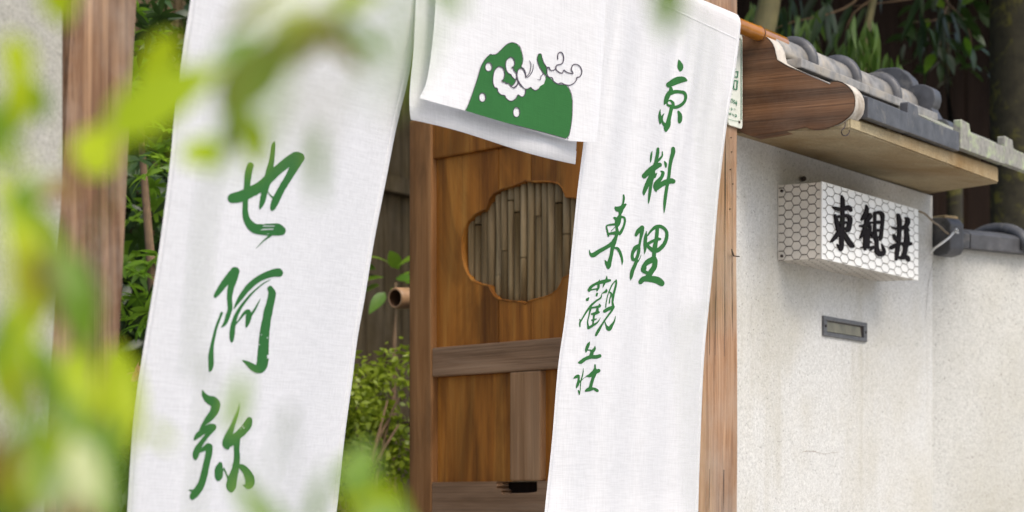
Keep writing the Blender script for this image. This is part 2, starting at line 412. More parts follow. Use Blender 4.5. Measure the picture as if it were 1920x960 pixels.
# carved bracket: side board profile on the plane X = 4.985
bz = [(1388, 58), (1405, 60.5), (1417, 62.5), (1429.6, 67), (1438, 72), (1443, 76.5), (1448, 83), (1451.5, 91), (1453.5, 101), (1456.6, 113), (1466, 119), (1478, 125.6), (1498, 134), (1520, 143), (1540, 151.5), (1555.5, 158.5),
      (1557, 155), (1563, 153), (1571, 153.2), (1579, 155.8), (1586.6, 160), (1592.5, 165.5), (1597.5, 172), (1601, 180), (1602.5, 189), (1602, 198), (1600, 207), (1596.5, 213), (1592, 218), (1585, 224), (1577, 229.5), (1568, 234), (1559.5, 237.3), (1549, 240.5), (1538, 242.8), (1529, 243.6), (1521.6, 243.2), (1511, 238.5), (1480, 244), (1451, 249.5), (1430, 252.5), (1409, 256), (1396, 251), (1384, 245)]
prof = [on_x(px, py, 4.985) for px, py in bz]
br = MB().prism(prof, Vector((0.052, 0, 0)), 0.0015).build('carved_bracket', M['bracket'], gate)
# painted outward edge: strip that follows the front part of the profile, standing 2 mm off the wood
def edge_strip(i0, i1):
    c = prof[i0:i1 + 1]; V = []; F = []
    for k, p in enumerate(c):
        t = (c[min(k + 1, len(c) - 1)] - c[max(k - 1, 0)]).normalized()
        nrm = Vector((0, t.z, -t.y))
        if nrm.dot(Vector((0, -1, 0.3))) < 0: nrm = -nrm
        q = p + nrm * 0.0022
        V += [(4.9845, q.y, q.z), (5.0385, q.y, q.z)]
        if k: F.append((2 * k - 2, 2 * k - 1, 2 * k + 1, 2 * k))
    return V, F
for i0, i1 in ((2, 15), (16, 32)):
    V, F = edge_strip(i0, i1); obj('painted_edge', V, F, M['paint'], br, True)
# bent nail in the right post
nl = MB().tube([on_y(1374, 478, YP - 0.001), on_y(1372, 468, YP - 0.012), on_y(1376, 480, YP - 0.02), on_y(1386, 481, YP - 0.02)], 0.0016, 6)
nl.build('nail', M['iron'], gate)
for px, py in ((1370, 258), (1371, 285), (1369, 318), (1373, 345), (1368, 392)):
    p = on_y(px, py, YP); MB().tube([p + Vector((0, -0.0025, 0)), p + Vector((0, 0.004, 0))], 0.0013, 7).build('nail', M['iron'], gate)

# ------------------------------------------------------------------ right plaster wall with tiled roof
wallR = thing('plaster_wall', (5.64, 2.38, 0), 'tall pale roughcast garden wall with a small tiled roof, right of the gate', 'wall')
MB().box(4.9775, 6.30, 2.31, 2.46, 0, 2.035).build('wall_body', M['stucco'], wallR)
mb = MB()
top = 2.048
q0 = [(4.99, 2.02, 2.021), (5.994, 2.02, 2.015), (6.30, 2.311, 2.042), (6.30, 2.46, 2.042), (4.99, 2.46, 2.034), (4.99, 2.311, 2.034)]
q1 = [(4.99, 2.02, top), (5.994, 2.02, 2.058), (6.30, 2.311, 2.06), (6.30, 2.46, 2.06), (4.99, 2.46, top), (4.99, 2.311, top)]
bm = bmesh.new()
lo = [bm.verts.new(p) for p in q0]; hi = [bm.verts.new(p) for p in q1]
for k in range(6): bm.faces.new((lo[k], lo[(k + 1) % 6], hi[(k + 1) % 6], hi[k]))
bm.faces.new((lo[0], lo[1], lo[2], lo[5])[::-1]); bm.faces.new((lo[5], lo[2], lo[3], lo[4])[::-1]); bm.faces.new(hi)
bmesh.ops.recalc_face_normals(bm, faces=bm.faces[:])
bmesh.ops.bevel(bm, geom=bm.edges[:], offset=0.004, segments=2, affect='EDGES')
mb.bm(bm).build('eave_slab', M['slab'], wallR)
# the slab core up to the ridge (bedding mortar under the tiles)
mb = MB()
mb.prism([Vector((5.045, y, z)) for y, z in ((2.05, 2.049), (2.05, 2.075), (2.16, 2.145), (2.40, 2.145), (2.50, 2.07), (2.50, 2.049))], Vector((0.90, 0, 0)))
mb.build('mortar_bed', M['slab'], wallR)
# eave tiles: flat fronted tiles with a raised left lip, running up to the ridge course
def eave_tile(x0, x1, z, mat, dx=0.0, lipped=True):
    w = x1 - x0; lip = 0.07
    prof2 = [(0.0, 0.0), (w - 0.003, 0.0), (w - 0.003, 0.046), (w * 0.6, 0.045), (lip + 0.012, 0.046), (lip, 0.050), (lip - 0.006, 0.068), (0.004, 0.071), (0.0, 0.068)]
    if not lipped: prof2 = prof2[:5] + [(0.0, 0.047)]
    pts = [Vector((x0 + a, 2.0 + dx, z + b)) for a, b in prof2]
    t = MB().prism(pts, Vector((0, 0.02, 0.0)), 0.002)
    # sloping pan behind the front plate
    t.add([(x0 + 0.002, 2.02 + dx, z + 0.02), (x1 - 0.005, 2.02 + dx, z + 0.02), (x1 - 0.005, 2.02 + dx, z + 0.044), (x0 + 0.002, 2.02 + dx, z + 0.044),
           (x0 + 0.002, 2.165, z + 0.095), (x1 - 0.005, 2.165, z + 0.095), (x1 - 0.005, 2.165, z + 0.119), (x0 + 0.002, 2.165, z + 0.119)],
          [(0, 1, 5, 4), (3, 7, 6, 2), (1, 2, 6, 5), (0, 4, 7, 3), (4, 5, 6, 7)])
    return t.build('eave_tile', mat, wallR)
joints = [5.045, 5.300, 5.655, 5.995, 6.33]
for k in range(4):
    eave_tile(joints[k] + 0.001, joints[k + 1] - 0.001, [2.052, 2.054, 2.062, 2.066][k], [M['tile_dark'], M['tile_dark'], M['tile_moss'], M['tile_moss']][k], [0.0, 0.003, 0.001, 0.004][k], k > 0)
# flat ridge courses
RDG = 2.262
for k, (a, b) in enumerate(((5.039, 5.235), (5.238, 5.53), (5.533, 5.80), (5.803, 5.93))):
    MB().box(a, b, RDG - 0.090 + 0.001 * k, RDG + 0.090, 2.158, 2.1760, 0.003).build('flat_ridge_tile', M['tile'], wallR)
for k, (a, b) in enumerate(((5.039, 5.15), (5.153, 5.45), (5.453, 5.74), (5.743, 5.93))):
    MB().box(a, b, RDG - 0.106 + 0.001 * k, RDG + 0.106, 2.1768, 2.1980, 0.003).build('flat_ridge_tile', M['tile'], wallR)
# round ridge tiles with a raised collar at each end
def half_round(x0, x1, r0, r1, thick, zc, n=14, name='ridge_tile', mat=None, parent=None, A0=-0.15):
    V = []; F = []
    for i, (x, r) in enumerate(((x0, r0), (x1, r1))):
        for rr in (r, r - thick):
            for k in range(n + 1):
                a = A0 + (math.pi - 2 * A0) * k / n
                V.append((x, RDG - rr * math.cos(a) * 1.0, zc + rr * math.sin(a)))
    m_ = n + 1
    for k in range(n):
        F.append((k, k + 1, 2 * m_ + k + 1, 2 * m_ + k))
        F.append((m_ + k, 3 * m_ + k, 3 * m_ + k + 1, m_ + k + 1))
        F.append((k, m_ + k, m_ + k + 1, k + 1)); F.append((2 * m_ + k, 2 * m_ + k + 1, 3 * m_ + k + 1, 3 * m_ + k))
    F.append((0, 2 * m_, 3 * m_, m_)); F.append((n, m_ + n, 3 * m_ + n, 2 * m_ + n))
    return obj(name, V, F, mat or M['tile'], parent or wallR, True)
xs = [5.039, 5.235, 5.505, 5.775]
for k in range(3):
    t = half_round(xs[k], xs[k + 1] - 0.003, 0.052, 0.050, 0.012, 2.218)
    V = []; F = []
    n = 16
    for i, (dx, r) in enumerate(((-0.024, 0.052), (-0.022, 0.065), (-0.012, 0.070), (-0.002, 0.065), (0.0, 0.050))):
        for q in range(n + 1):
            a = -0.2 + (math.pi + 0.4) * q / n; V.append((xs[k + 1] + dx, RDG - r * math.cos(a), 2.218 + r * math.sin(a)))
    for i in range(4):
        for q in range(n): F.append((i * 17 + q, i * 17 + q + 1, (i + 1) * 17 + q + 1, (i + 1) * 17 + q))
    F.append(tuple(range(17))[::-1]); F.append(tuple(4 * 17 + q for q in range(17)))
    obj('collar', V, F, M['tile_dark'], t, True)
half_round(5.775, 5.93, 0.050, 0.050, 0.012, 2.218)
# scrolled end tile closing the ridge
XO = 5.94
op = [(1664, 127), (1674, 125.8), (1683, 126.3), (1691, 130), (1698, 137), (1704, 142), (1708, 147.5), (1710.5, 154), (1711, 160), (1719, 158), (1728, 157.5), (1735, 159), (1742, 162), (1748, 166), (1751, 171), (1752.5, 178), (1752.5, 185), (1751, 192), (1749, 198), (1746, 202), (1749, 207), (1752, 213), (1756, 219), (1760, 223.5), (1767, 222.5), (1773, 224), (1777, 228), (1779.5, 233), (1780, 242)]
rt = [on_x(px, py, XO) for px, py in op]
yc = rt[0].y; zb = rt[-1].z
lf = [Vector((XO, 2 * yc - p.y, p.z)) for p in rt[1:]][::-1]
MB().prism(lf + rt, Vector((0.052, 0, 0)), 0.004).build('ridge_end_tile', M['tile_dark'], wallR)

# ------------------------------------------------------------------ lower wall running off to the right
AW = math.radians(-23)
lowW = thing('low_plaster_wall', (6.299, 2.3115, 0), 'lower grey roughcast wall with dark tile coping, at the far right edge', 'wall', rz=AW)
LM = Matrix.Translation((6.299, 2.3115, 0)) @ Matrix.Rotation(AW, 4, 'Z')
MB().box(0.0, 3.0, 0.0, 0.14, 0, 1.896, 0.0, LM).build('wall_body', M['stucco_low'], lowW)
def cop_profile():
    return [(-0.034, 1.896), (-0.036, 1.936), (-0.018, 1.946), (0.03, 1.958), (0.07, 1.962), (0.11, 1.958), (0.158, 1.946), (0.176, 1.936), (0.174, 1.896)]
cx = [0.075, 0.118, 0.345, 0.60, 0.86, 1.12, 1.4]
for k in range(6):
    pts = [LM @ Vector((cx[k], y, z)) for y, z in cop_profile()]
    t = MB().prism(pts, LM.to_3x3() @ Vector((cx[k + 1] - cx[k] - 0.003, 0, 0)), 0.003).build('coping_tile', M['tile_dark'], lowW)
    if k >= 1:
        path = [LM @ Vector((cx[k + 1] - 0.012, 0.07 - (0.118 + 0.002 * k) * math.cos(a), 1.902 + 0.072 * math.sin(a))) for a in [math.pi * (0.03 + 0.94 * q / 18) for q in range(19)]]
        MB().tube(path, 0.017, 10).build('collar', M['tile_dark'], t, True)
# upturned end tile against the tall wall
pts = [LM @ Vector((0.006, y, z)) for y, z in ((-0.05, 1.872), (-0.062, 1.885), (-0.062, 1.955), (-0.045, 1.972), (0.03, 1.978), (0.10, 1.97), (0.10, 1.90), (-0.02, 1.868))]
MB().prism(pts, LM.to_3x3() @ Vector((0.055, 0, 0)), 0.006).build('coping_end_tile', M['tile_dark'], lowW)
MB().box(0.03, 0.085, -0.02, 0.05, 1.972, 1.984, 0.005, LM).build('mortar_lump', M['slab'], lowW)
# fine crack down the joint between the two walls
pp = [(1754, 478), (1750, 492), (1745, 510), (1741, 530), (1739, 552), (1737, 575), (1735, 600)]
V = []; F = []
for k, (px, py) in enumerate(pp):
    p = on_y(px, py, 2.3085); w = 0.0011 * (1 - 0.5 * k / 6)
    V += [(p.x - w, p.y, p.z), (p.x + w, p.y, p.z)]
    if k: F.append((2 * k - 2, 2 * k - 1, 2 * k + 1, 2 * k))
obj('crack', V, F, M['iron'], wallR)
def hairline(pp, w):
    V = []; F = []
    P = catmull([tuple(on_y(px, py, 2.3088)) for px, py in pp], 0.012)
    for k, p in enumerate(P):
        t = P[min(k + 1, len(P) - 1)] - P[max(k - 1, 0)]; nx_, nz_ = -t[2], t[0]; L = math.hypot(nx_, nz_) or 1
        ww = w * rnd.uniform(0.3, 1.0) * (0.2 if k in (0, len(P) - 1) else 1); j = rnd.uniform(-0.0012, 0.0012)
        V += [(p[0] - nx_ / L * ww + j, p[1], p[2] - nz_ / L * ww + j), (p[0] + nx_ / L * ww + j, p[1], p[2] + nz_ / L * ww + j)]
        if k: F.append((2 * k - 2, 2 * k - 1, 2 * k + 1, 2 * k))
    obj('crack', V, F, M['twig'], wallR)
hairline([(1500, 848), (1520, 846), (1545, 850), (1575, 847)], 0.0006)
hairline([(1600, 645), (1598, 680), (1602, 720), (1599, 760)], 0.0005)
hairline([(1410, 560), (1408, 600), (1411, 650)], 0.0005)

# ------------------------------------------------------------------ wall left of the gate
wallL = thing('plaster_wall', (1.0, 2.38, 0), 'grey roughcast wall left of the gate, partly hidden by the blurred leaves', 'wall')
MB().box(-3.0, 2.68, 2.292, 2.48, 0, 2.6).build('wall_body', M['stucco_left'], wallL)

# ------------------------------------------------------------------ bamboo pole
pole = thing('bamboo_pole', (3.9, 2.235, 2.25), 'glossy amber bamboo pole from which the white cloths hang', 'pole')
PZ, PY, PR = 2.25, 2.235, 0.0165
def bamboo(x0, x1, y, z, r, nodes, n=16):
    pts = []; rad = []
    xs_ = sorted(set([x0, x0 + 0.004, x1 - 0.004, x1] + [q + d for q in nodes for d in (-0.012, -0.004, -0.001, 0.003, 0.012)]))
    for x in xs_:
        pts.append((x, y, z)); rr = r
        for q in nodes:
            if abs(x - q) < 0.0045: rr = r * (1.10 if abs(x - q) > 0.0015 else 0.99)
        if x in (x0, x1): rr = r * 0.93
        rad.append(rr)
    return MB().tube(pts, rad, n)
bamboo(2.70, 5.115, PY, PZ, PR, [2.98, 3.29, 3.62, 3.95, 4.28, 4.62, 4.975]).build('culm', M['bamboo'], pole, True)
MB().tube([(4.977, PY - PR * 1.06 * math.cos(a), PZ + PR * 1.06 * math.sin(a)) for a in [2 * math.pi * k / 20 for k in range(21)]], 0.0012, 6).build('node_ring', M['iron'], pole)

# ------------------------------------------------------------------ cloths
def interp_edge(pts):
    """pts: list of (px,py) ordered by py -> function py->px (piecewise smooth)"""
    ys = [p[1] for p in pts]; xs_ = [p[0] for p in pts]
    return lambda y: float(np.interp(y, ys, xs_))
def cloth(name, parent, left, right, ytop, ybot, Yf, nu, nv, sleeve=None, mat=None, zbot=None, thick=0.0):
    """left/right: lists of pixel positions of the cloth's side edges; ytop/ybot functions u->pixel row"""
    le, re_ = catmull([(b, a) for a, b in left], 12), catmull([(b, a) for a, b in right], 12)
    fl = lambda y: float(np.interp(y, le[:, 0], le[:, 1])); fr = lambda y: float(np.interp(y, re_[:, 0], re_[:, 1]))
    V = []; F = []
    grid = []
    for j in range(nv + 1):
        v = j / nv; row = []
        for i in range(nu + 1):
            u = i / nu
            yl = left[0][1] + (left[-1][1] - left[0][1]) * v; yr = right[0][1] + (right[-1][1] - right[0][1]) * v
            xl, xr = fl(yl), fr(yr)
            px = xl + (xr - xl) * u; py = yl + (yr - yl) * u
            if ybot: py += ybot(u) * v ** 3
            row.append(on_y(px, py, Yf(u, v)))
        grid.append(row)
    if sleeve:
        # carry the cloth up and over the pole, back down behind it
        R = sleeve; rows = []
        for a in [math.pi * (1.25 - 1.25 * k / 10) for k in range(10)]:
            row = []
            for i in range(nu + 1):
                g = grid[0][i]
                row.append(Vector((g.x, PY + R * math.cos(math.pi - a) * 1.0, PZ + R * math.sin(a) * (1.0 if a < math.pi else 1.6))))
            rows.append(row)
        grid = rows + grid
    n = nu + 1
    for r in grid: V += r
    for j in range(len(grid) - 1):
        for i in range(nu): F.append((j * n + i, (j + 1) * n + i, (j + 1) * n + i + 1, j * n + i + 1))
    o = obj(name, V, F, mat or M['cloth'], parent, True)
    return o, BVHTree.FromPolygons(V, F), grid
def field_mesh(strokes, polys, holes, ox, oy, sc, step, thick_noise=0.0, seed=1, close=False):
    """union of brush strokes (x,y,width) and polygons minus holes -> 2D triangles in pixel space (marching squares)"""
    R = np.random.RandomState(seed)
    D = []
    for s in strokes:
        c = catmull([(x / sc + ox, y / sc + oy, w / sc / 2) for x, y, w in s], step * 0.8)
        if thick_noise and len(c) > 4:
            nz = np.convolve(R.randn(len(c) + 8), np.ones(5) / 5, 'same')[4:-4]; c[:, 2] *= 1 + thick_noise * nz
        D.append(np.maximum(c, [-1e9, -1e9, 0.12]))
    allp = [d[:, :2] for d in D] + [np.array(p) / sc + [ox, oy] for p in polys]
    mn = np.min([p.min(0) for p in allp], 0) - 14; mx = np.max([p.max(0) for p in allp], 0) + 14
    nx = int((mx[0] - mn[0]) / step) + 2; ny = int((mx[1] - mn[1]) / step) + 2
    gx = mn[0] + np.arange(nx) * step; gy = mn[1] + np.arange(ny) * step
    X, Y = np.meshgrid(gx, gy)
    fld = np.full(X.shape, -1e3)
    for d in D:
        for x, y, r in d:
            i0 = max(0, int((x - r - 2.5 - mn[0]) / step)); i1 = min(nx, int((x + r + 2.5 - mn[0]) / step) + 2)
            j0 = max(0, int((y - r - 2.5 - mn[1]) / step)); j1 = min(ny, int((y + r + 2.5 - mn[1]) / step) + 2)
            sub = r - np.hypot(X[j0:j1, i0:i1] - x, Y[j0:j1, i0:i1] - y)
            fld[j0:j1, i0:i1] = np.maximum(fld[j0:j1, i0:i1], sub)
    def pdist(p):
        p = np.array(p) / sc + [ox, oy]; ins = np.zeros(X.shape, bool); dm = np.full(X.shape, 1e9)
        for k in range(len(p)):
            a, b = p[k], p[(k + 1) % len(p)]
            ab = b - a; t = np.clip(((X - a[0]) * ab[0] + (Y - a[1]) * ab[1]) / max(1e-9, ab @ ab), 0, 1)
            dm = np.minimum(dm, np.hypot(X - a[0] - t * ab[0], Y - a[1] - t * ab[1]))
            cnd = (a[1] > Y) != (b[1] > Y)
            with np.errstate(divide='ignore', invalid='ignore'):
                xi = (b[0] - a[0]) * (Y - a[1]) / (b[1] - a[1] + 1e-12) + a[0]
            ins ^= cnd & (X < xi)
        return np.where(ins, dm, -dm)
    for p in polys: fld = np.maximum(fld, pdist(p))
    for p in holes: fld = np.minimum(fld, -pdist(p))
    fld = np.where(np.abs(fld) < 1e-4, 1e-4, fld)
    ins = fld > 0
    V = []; vid = {}; F = []
    def vert(key, x, y):
        if key not in vid: vid[key] = len(V); V.append((x, y))
        return vid[key]
    any_ = ins[:-1, :-1] | ins[1:, :-1] | ins[:-1, 1:] | ins[1:, 1:]
    for j, i in zip(*np.nonzero(any_)):
        cs = [(j, i), (j, i + 1), (j + 1, i + 1), (j + 1, i)]
        poly = []
        for k in range(4):
            a, b = cs[k], cs[(k + 1) % 4]
            if ins[a]: poly.append(vert(a, gx[a[1]], gy[a[0]]))
            if ins[a] != ins[b]:
                t = fld[a] / (fld[a] - fld[b])
                lo_, hi_ = (a, b) if a < b else (b, a)
                poly.append(vert((lo_, hi_), gx[a[1]] + (gx[b[1]] - gx[a[1]]) * t, gy[a[0]] + (gy[b[0]] - gy[a[0]]) * t))
        if len(poly) >= 3: F.append(tuple(poly))
    return V, F
def boundary(F):
    cnt = {}
    for f in F:
        for k in range(len(f)):
            e = (f[k], f[(k + 1) % len(f)]); cnt[e] = cnt.get(e, 0) + 1
    return [e for e in cnt if (e[1], e[0]) not in cnt]
def lay_on(bvh, V2, lift):
    out = []; last = at(V2[0][0], V2[0][1], 5.0)
    for x, y in V2:
        r = ray(x, y).normalized()
        h = bvh.ray_cast(CAMP, r); q = 0
        while h[0] is None and q < 40:          # past the hem: pull the print back onto the cloth
            q += 1; h = bvh.ray_cast(CAMP, ray(x, y - 0.3 * q).normalized())
        p, nn = (h[0], h[1]) if h[0] is not None else bvh.find_nearest(last)[:2]
        last = p
        if nn.dot(r) > 0: nn = -nn
        out.append(p + nn * lift)
    return out
def ink(name, parent, bvh, strokes, ox, oy, sc, mat, step=1.0, polys=(), holes=(), lift=0.0008, rough=0.05, seed=1, slab=0.0):
    V2, F = field_mesh(strokes, list(polys), list(holes), ox, oy, sc, step, rough, seed)
    V = lay_on(bvh, V2, lift)
    if slab > 0:
        Vb = lay_on(bvh, V2, lift - slab); n = len(V)
        Fs = [(a + n, b + n, b, a) for a, b in boundary(F)]
        V = V + Vb; F = F + Fs
    return obj(name, V, F, mat, parent)

ban1 = thing('cloth_banner', (3.2, 2.235, 2.25), 'wide white cloth banner nearest the camera, with three large green brush characters', 'banner', 'long white cloth banners')
L1 = [(392, -360), (374, -150), (357, 0), (345, 80), (328, 210), (316, 330), (296.5, 480), (283, 567), (265, 680), (252, 780), (245, 860), (239, 955), (228, 1100), (212, 1260)]
R1 = [(804, -190), (786, -60), (775, 85), (765, 150), (743, 240), (722.5, 344), (702, 448), (685, 552), (670, 636), (660, 716), (646, 820), (631, 960), (617, 1100), (601, 1250)]
def Y1(u, v):
    s = min(1.0, v * 1.2)
    base = 2.213 + (0.115 + 0.04 * u) * s
    return base + 0.0045 * s * math.sin(u * 7.5 + 0.6 + v * 0.8) + 0.0018 * s * math.sin(u * 19 + 2 + v * 2.0)
c1, bvh1, g1 = cloth('cloth', ban1, L1, R1, None, None, Y1, 48, 110, sleeve=0.0215)
def side_hem(name, parent, grid, cols, lift):
    V = []; F = []
    for j, row in enumerate(grid[10:]):
        a, b = row[cols[0]], row[cols[1]]
        V += [a + Vector((0, -lift * 0.2, 0)), a.lerp(b, 0.5) + Vector((0, -lift, 0)), b + Vector((0, -lift, 0)), b + Vector((0, -lift * 0.1, 0)) + (b - a).normalized() * 0.0006]
        if j:
            q = 4 * j
            for k in range(3): F.append((q - 4 + k, q + k, q + k + 1, q - 3 + k))
    return obj(name, V, F, M['cloth'], parent, True)
side_hem('side_hem', ban1, g1, (0, 1), 0.0011); side_hem('side_hem', ban1, g1, (48, 47), 0.0011)
STROKE_YE = [
 [(70, 510, 85), (150, 492, 95), (240, 450, 90), (330, 395, 85), (400, 320, 85), (470, 258, 80), (550, 195, 85), (610, 158, 88), (640, 162, 84)],
 [(640, 165, 88), (600, 240, 75), (545, 340, 60), (490, 430, 58), (440, 530, 62), (415, 590, 45), (402, 614, 6)],
 [(432, 22, 6), (422, 60, 32), (415, 130, 38), (405, 200, 45), (385, 280, 55), (365, 370, 60), (345, 450, 55), (325, 540, 45), (308, 590, 20), (304, 604, 4)],
 [(372, 455, 8), (395, 485, 10), (418, 508, 16)],
 [(222, 235, 58), (205, 300, 62), (195, 400, 52), (185, 480, 45), (180, 560, 45), (182, 650, 50), (205, 715, 62), (255, 765, 80), (320, 778, 92), (390, 778, 98), (450, 778, 98), (488, 788, 80)],
 [(400, 825, 20), (330, 880, 10), (262, 952, 3)]]
HOLE_YE = [[(325, 753), (340, 742), (435, 744), (432, 753)], [(300, 785), (330, 772), (425, 768), (420, 780)], [(330, 818), (385, 810), (380, 818)], [(300, 490), (312, 468), (318, 485), (305, 498)]]
ink('brush_character', ban1, bvh1, STROKE_YE, 420, 260, 4.57, M['ink'], 1.1, holes=HOLE_YE, seed=3)
STROKE_A = [
 [(105, 275, 30), (130, 240, 45), (180, 170, 58), (230, 105, 62), (272, 62, 72)],
 [(278, 62, 72), (262, 130, 62), (240, 200, 55), (228, 280, 45), (230, 330, 42), (232, 380, 40), (215, 440, 38), (195, 495, 34), (175, 525, 20), (152, 543, 4)],
 [(160, 420, 22), (145, 460, 20), (115, 540, 22), (95, 620, 25), (78, 700, 30), (70, 780, 42), (70, 850, 45), (65, 900, 32), (56, 918, 10)],
 [(265, 385, 6), (285, 345, 22), (320, 290, 40), (380, 210, 50), (450, 145, 52), (520, 105, 55), (590, 80, 62), (640, 72, 70), (652, 75, 68)],
 [(585, 130, 4), (520, 165, 10), (440, 230, 14), (380, 295, 20), (320, 375, 26), (280, 450, 34), (258, 530, 42), (250, 600, 45), (247, 650, 30), (245, 668, 8)],
 [(285, 510, 10), (320, 465, 16), (355, 420, 25), (385, 408, 42), (392, 440, 48), (385, 490, 40), (372, 535, 18)],
 [(398, 455, 24), (440, 395, 18), (470, 340, 12), (497, 288, 3)],
 [(575, 210, 48), (592, 250, 62), (580, 320, 66), (560, 400, 72), (545, 480, 74), (530, 570, 80), (522, 660, 85), (516, 750, 92), (512, 830, 98), (498, 880, 92), (470, 903, 65), (430, 885, 58), (390, 855, 40), (340, 825, 8)]]
HOLE_A = [[(495, 600), (505, 600), (505, 612), (495, 612)], [(548, 780), (560, 775), (560, 810), (550, 808)], [(547, 625), (556, 622), (556, 640), (548, 640)], [(478, 685), (488, 685), (488, 697), (479, 697)]]
ink('brush_character', ban1, bvh1, STROKE_A, 380, 495, 4.57, M['ink'], 1.1, holes=HOLE_A, seed=4)
STROKE_MI = [
 [(150, 25, 4), (165, 68, 36), (200, 105, 62), (240, 122, 80), (262, 152, 74), (250, 205, 66), (215, 255, 60), (170, 305, 38), (130, 365, 14), (120, 390, 8)],
 [(85, 440, 20), (110, 410, 42), (160, 372, 50), (215, 342, 62), (242, 337, 52)],
 [(240, 345, 50), (200, 395, 38), (150, 460, 40), (110, 520, 52), (95, 570, 55), (92, 605, 20)],
 [(120, 545, 20), (150, 530, 30), (195, 500, 52), (208, 508, 56)],
 [(208, 505, 58), (205, 560, 55), (185, 650, 55), (165, 740, 58), (140, 820, 60), (105, 875, 64), (72, 915, 55), (65, 938, 18)],
 [(35, 862, 4), (60, 870, 18), (90, 872, 25)],
 [(465, 130, 3), (455, 190, 18), (430, 260, 32), (395, 350, 45), (365, 430, 70), (352, 478, 66), (362, 512, 30)],
 [(545, 278, 50), (530, 320, 68), (490, 370, 68), (440, 415, 70), (390, 460, 70), (360, 480, 60)],
 [(440, 440, 55), (438, 520, 48), (440, 600, 50), (428, 680, 58), (405, 760, 75), (390, 830, 80), (392, 868, 34)],
 [(300, 648, 36), (290, 690, 66), (288, 740, 66), (284, 772, 36)], [(325, 680, 18), (345, 715, 10), (365, 765, 16)],
 [(385, 658, 4), (430, 655, 12), (480, 670, 45), (520, 710, 62), (548, 770, 76), (548, 810, 72), (528, 838, 30), (490, 818, 6)]]
HOLE_MI = [[(480, 335), (492, 322), (498, 330), (486, 345)], [(492, 345), (505, 335), (508, 343), (497, 354)], [(468, 352), (478, 345), (478, 355), (470, 362)], [(318, 675), (326, 672), (328, 684), (320, 686)]]
ink('brush_character', ban1, bvh1, STROKE_MI, 345, 725, 4.4625, M['ink'], 1.1, holes=HOLE_MI, seed=5)

ban2 = thing('cloth_banner', (4.56, 2.235, 2.25), 'white cloth banner beside the right post, with two columns of small green brush characters', 'banner', 'long white cloth banners')
L2 = [(1131, -80), (1126, -20), (1112, 110), (1094, 267), (1083, 355), (1073, 455), (1060, 589), (1046, 690), (1035, 825), (1021, 960), (1009, 1080), (997, 1200)]
R2 = [(1389, 44), (1385, 85), (1376, 150), (1363, 232), (1348, 358), (1335, 516), (1320, 672), (1312, 860), (1309, 960), (1306, 1060), (1303, 1130), (1301, 1190)]
def Y2(u, v):
    s = min(1.0, v * 1.3)
    base = 2.213 + (0.072 - 0.028 * u) * s
    return base + 0.0045 * s * math.sin(u * 6.5 + 2.2 + v * 0.8) * (1 - 0.4 * u) + 0.0025 * min(1, v * 6) * math.sin(u * 25 + 1.5 * v) * (1.0 + 0.8 * math.exp(-v * 6)) + 0.0035 * min(1, v * 8) * math.exp(-v * 4.5) * math.sin(u * 41 + 3 * math.sin(u * 9))
c2, bvh2, g2 = cloth('cloth', ban2, L2, R2, None, None, Y2, 56, 110, sleeve=0.0215)
side_hem('side_hem', ban2, g2, (0, 1), 0.0011); side_hem('side_hem', ban2, g2, (56, 55), 0.0011)
sv_ = g2[13]; V = []; F = []
for i, p in enumerate(sv_):
    V += [p + Vector((0, -0.0002, 0.0022)), p + Vector((0, -0.0011, 0)), p + Vector((0, -0.0002, -0.0022))]
    if i: F += [(3 * i - 3, 3 * i - 2, 3 * i + 1, 3 * i), (3 * i - 2, 3 * i - 1, 3 * i + 2, 3 * i + 1)]
obj('sleeve_seam', V, F, M['cloth'], ban2, True)
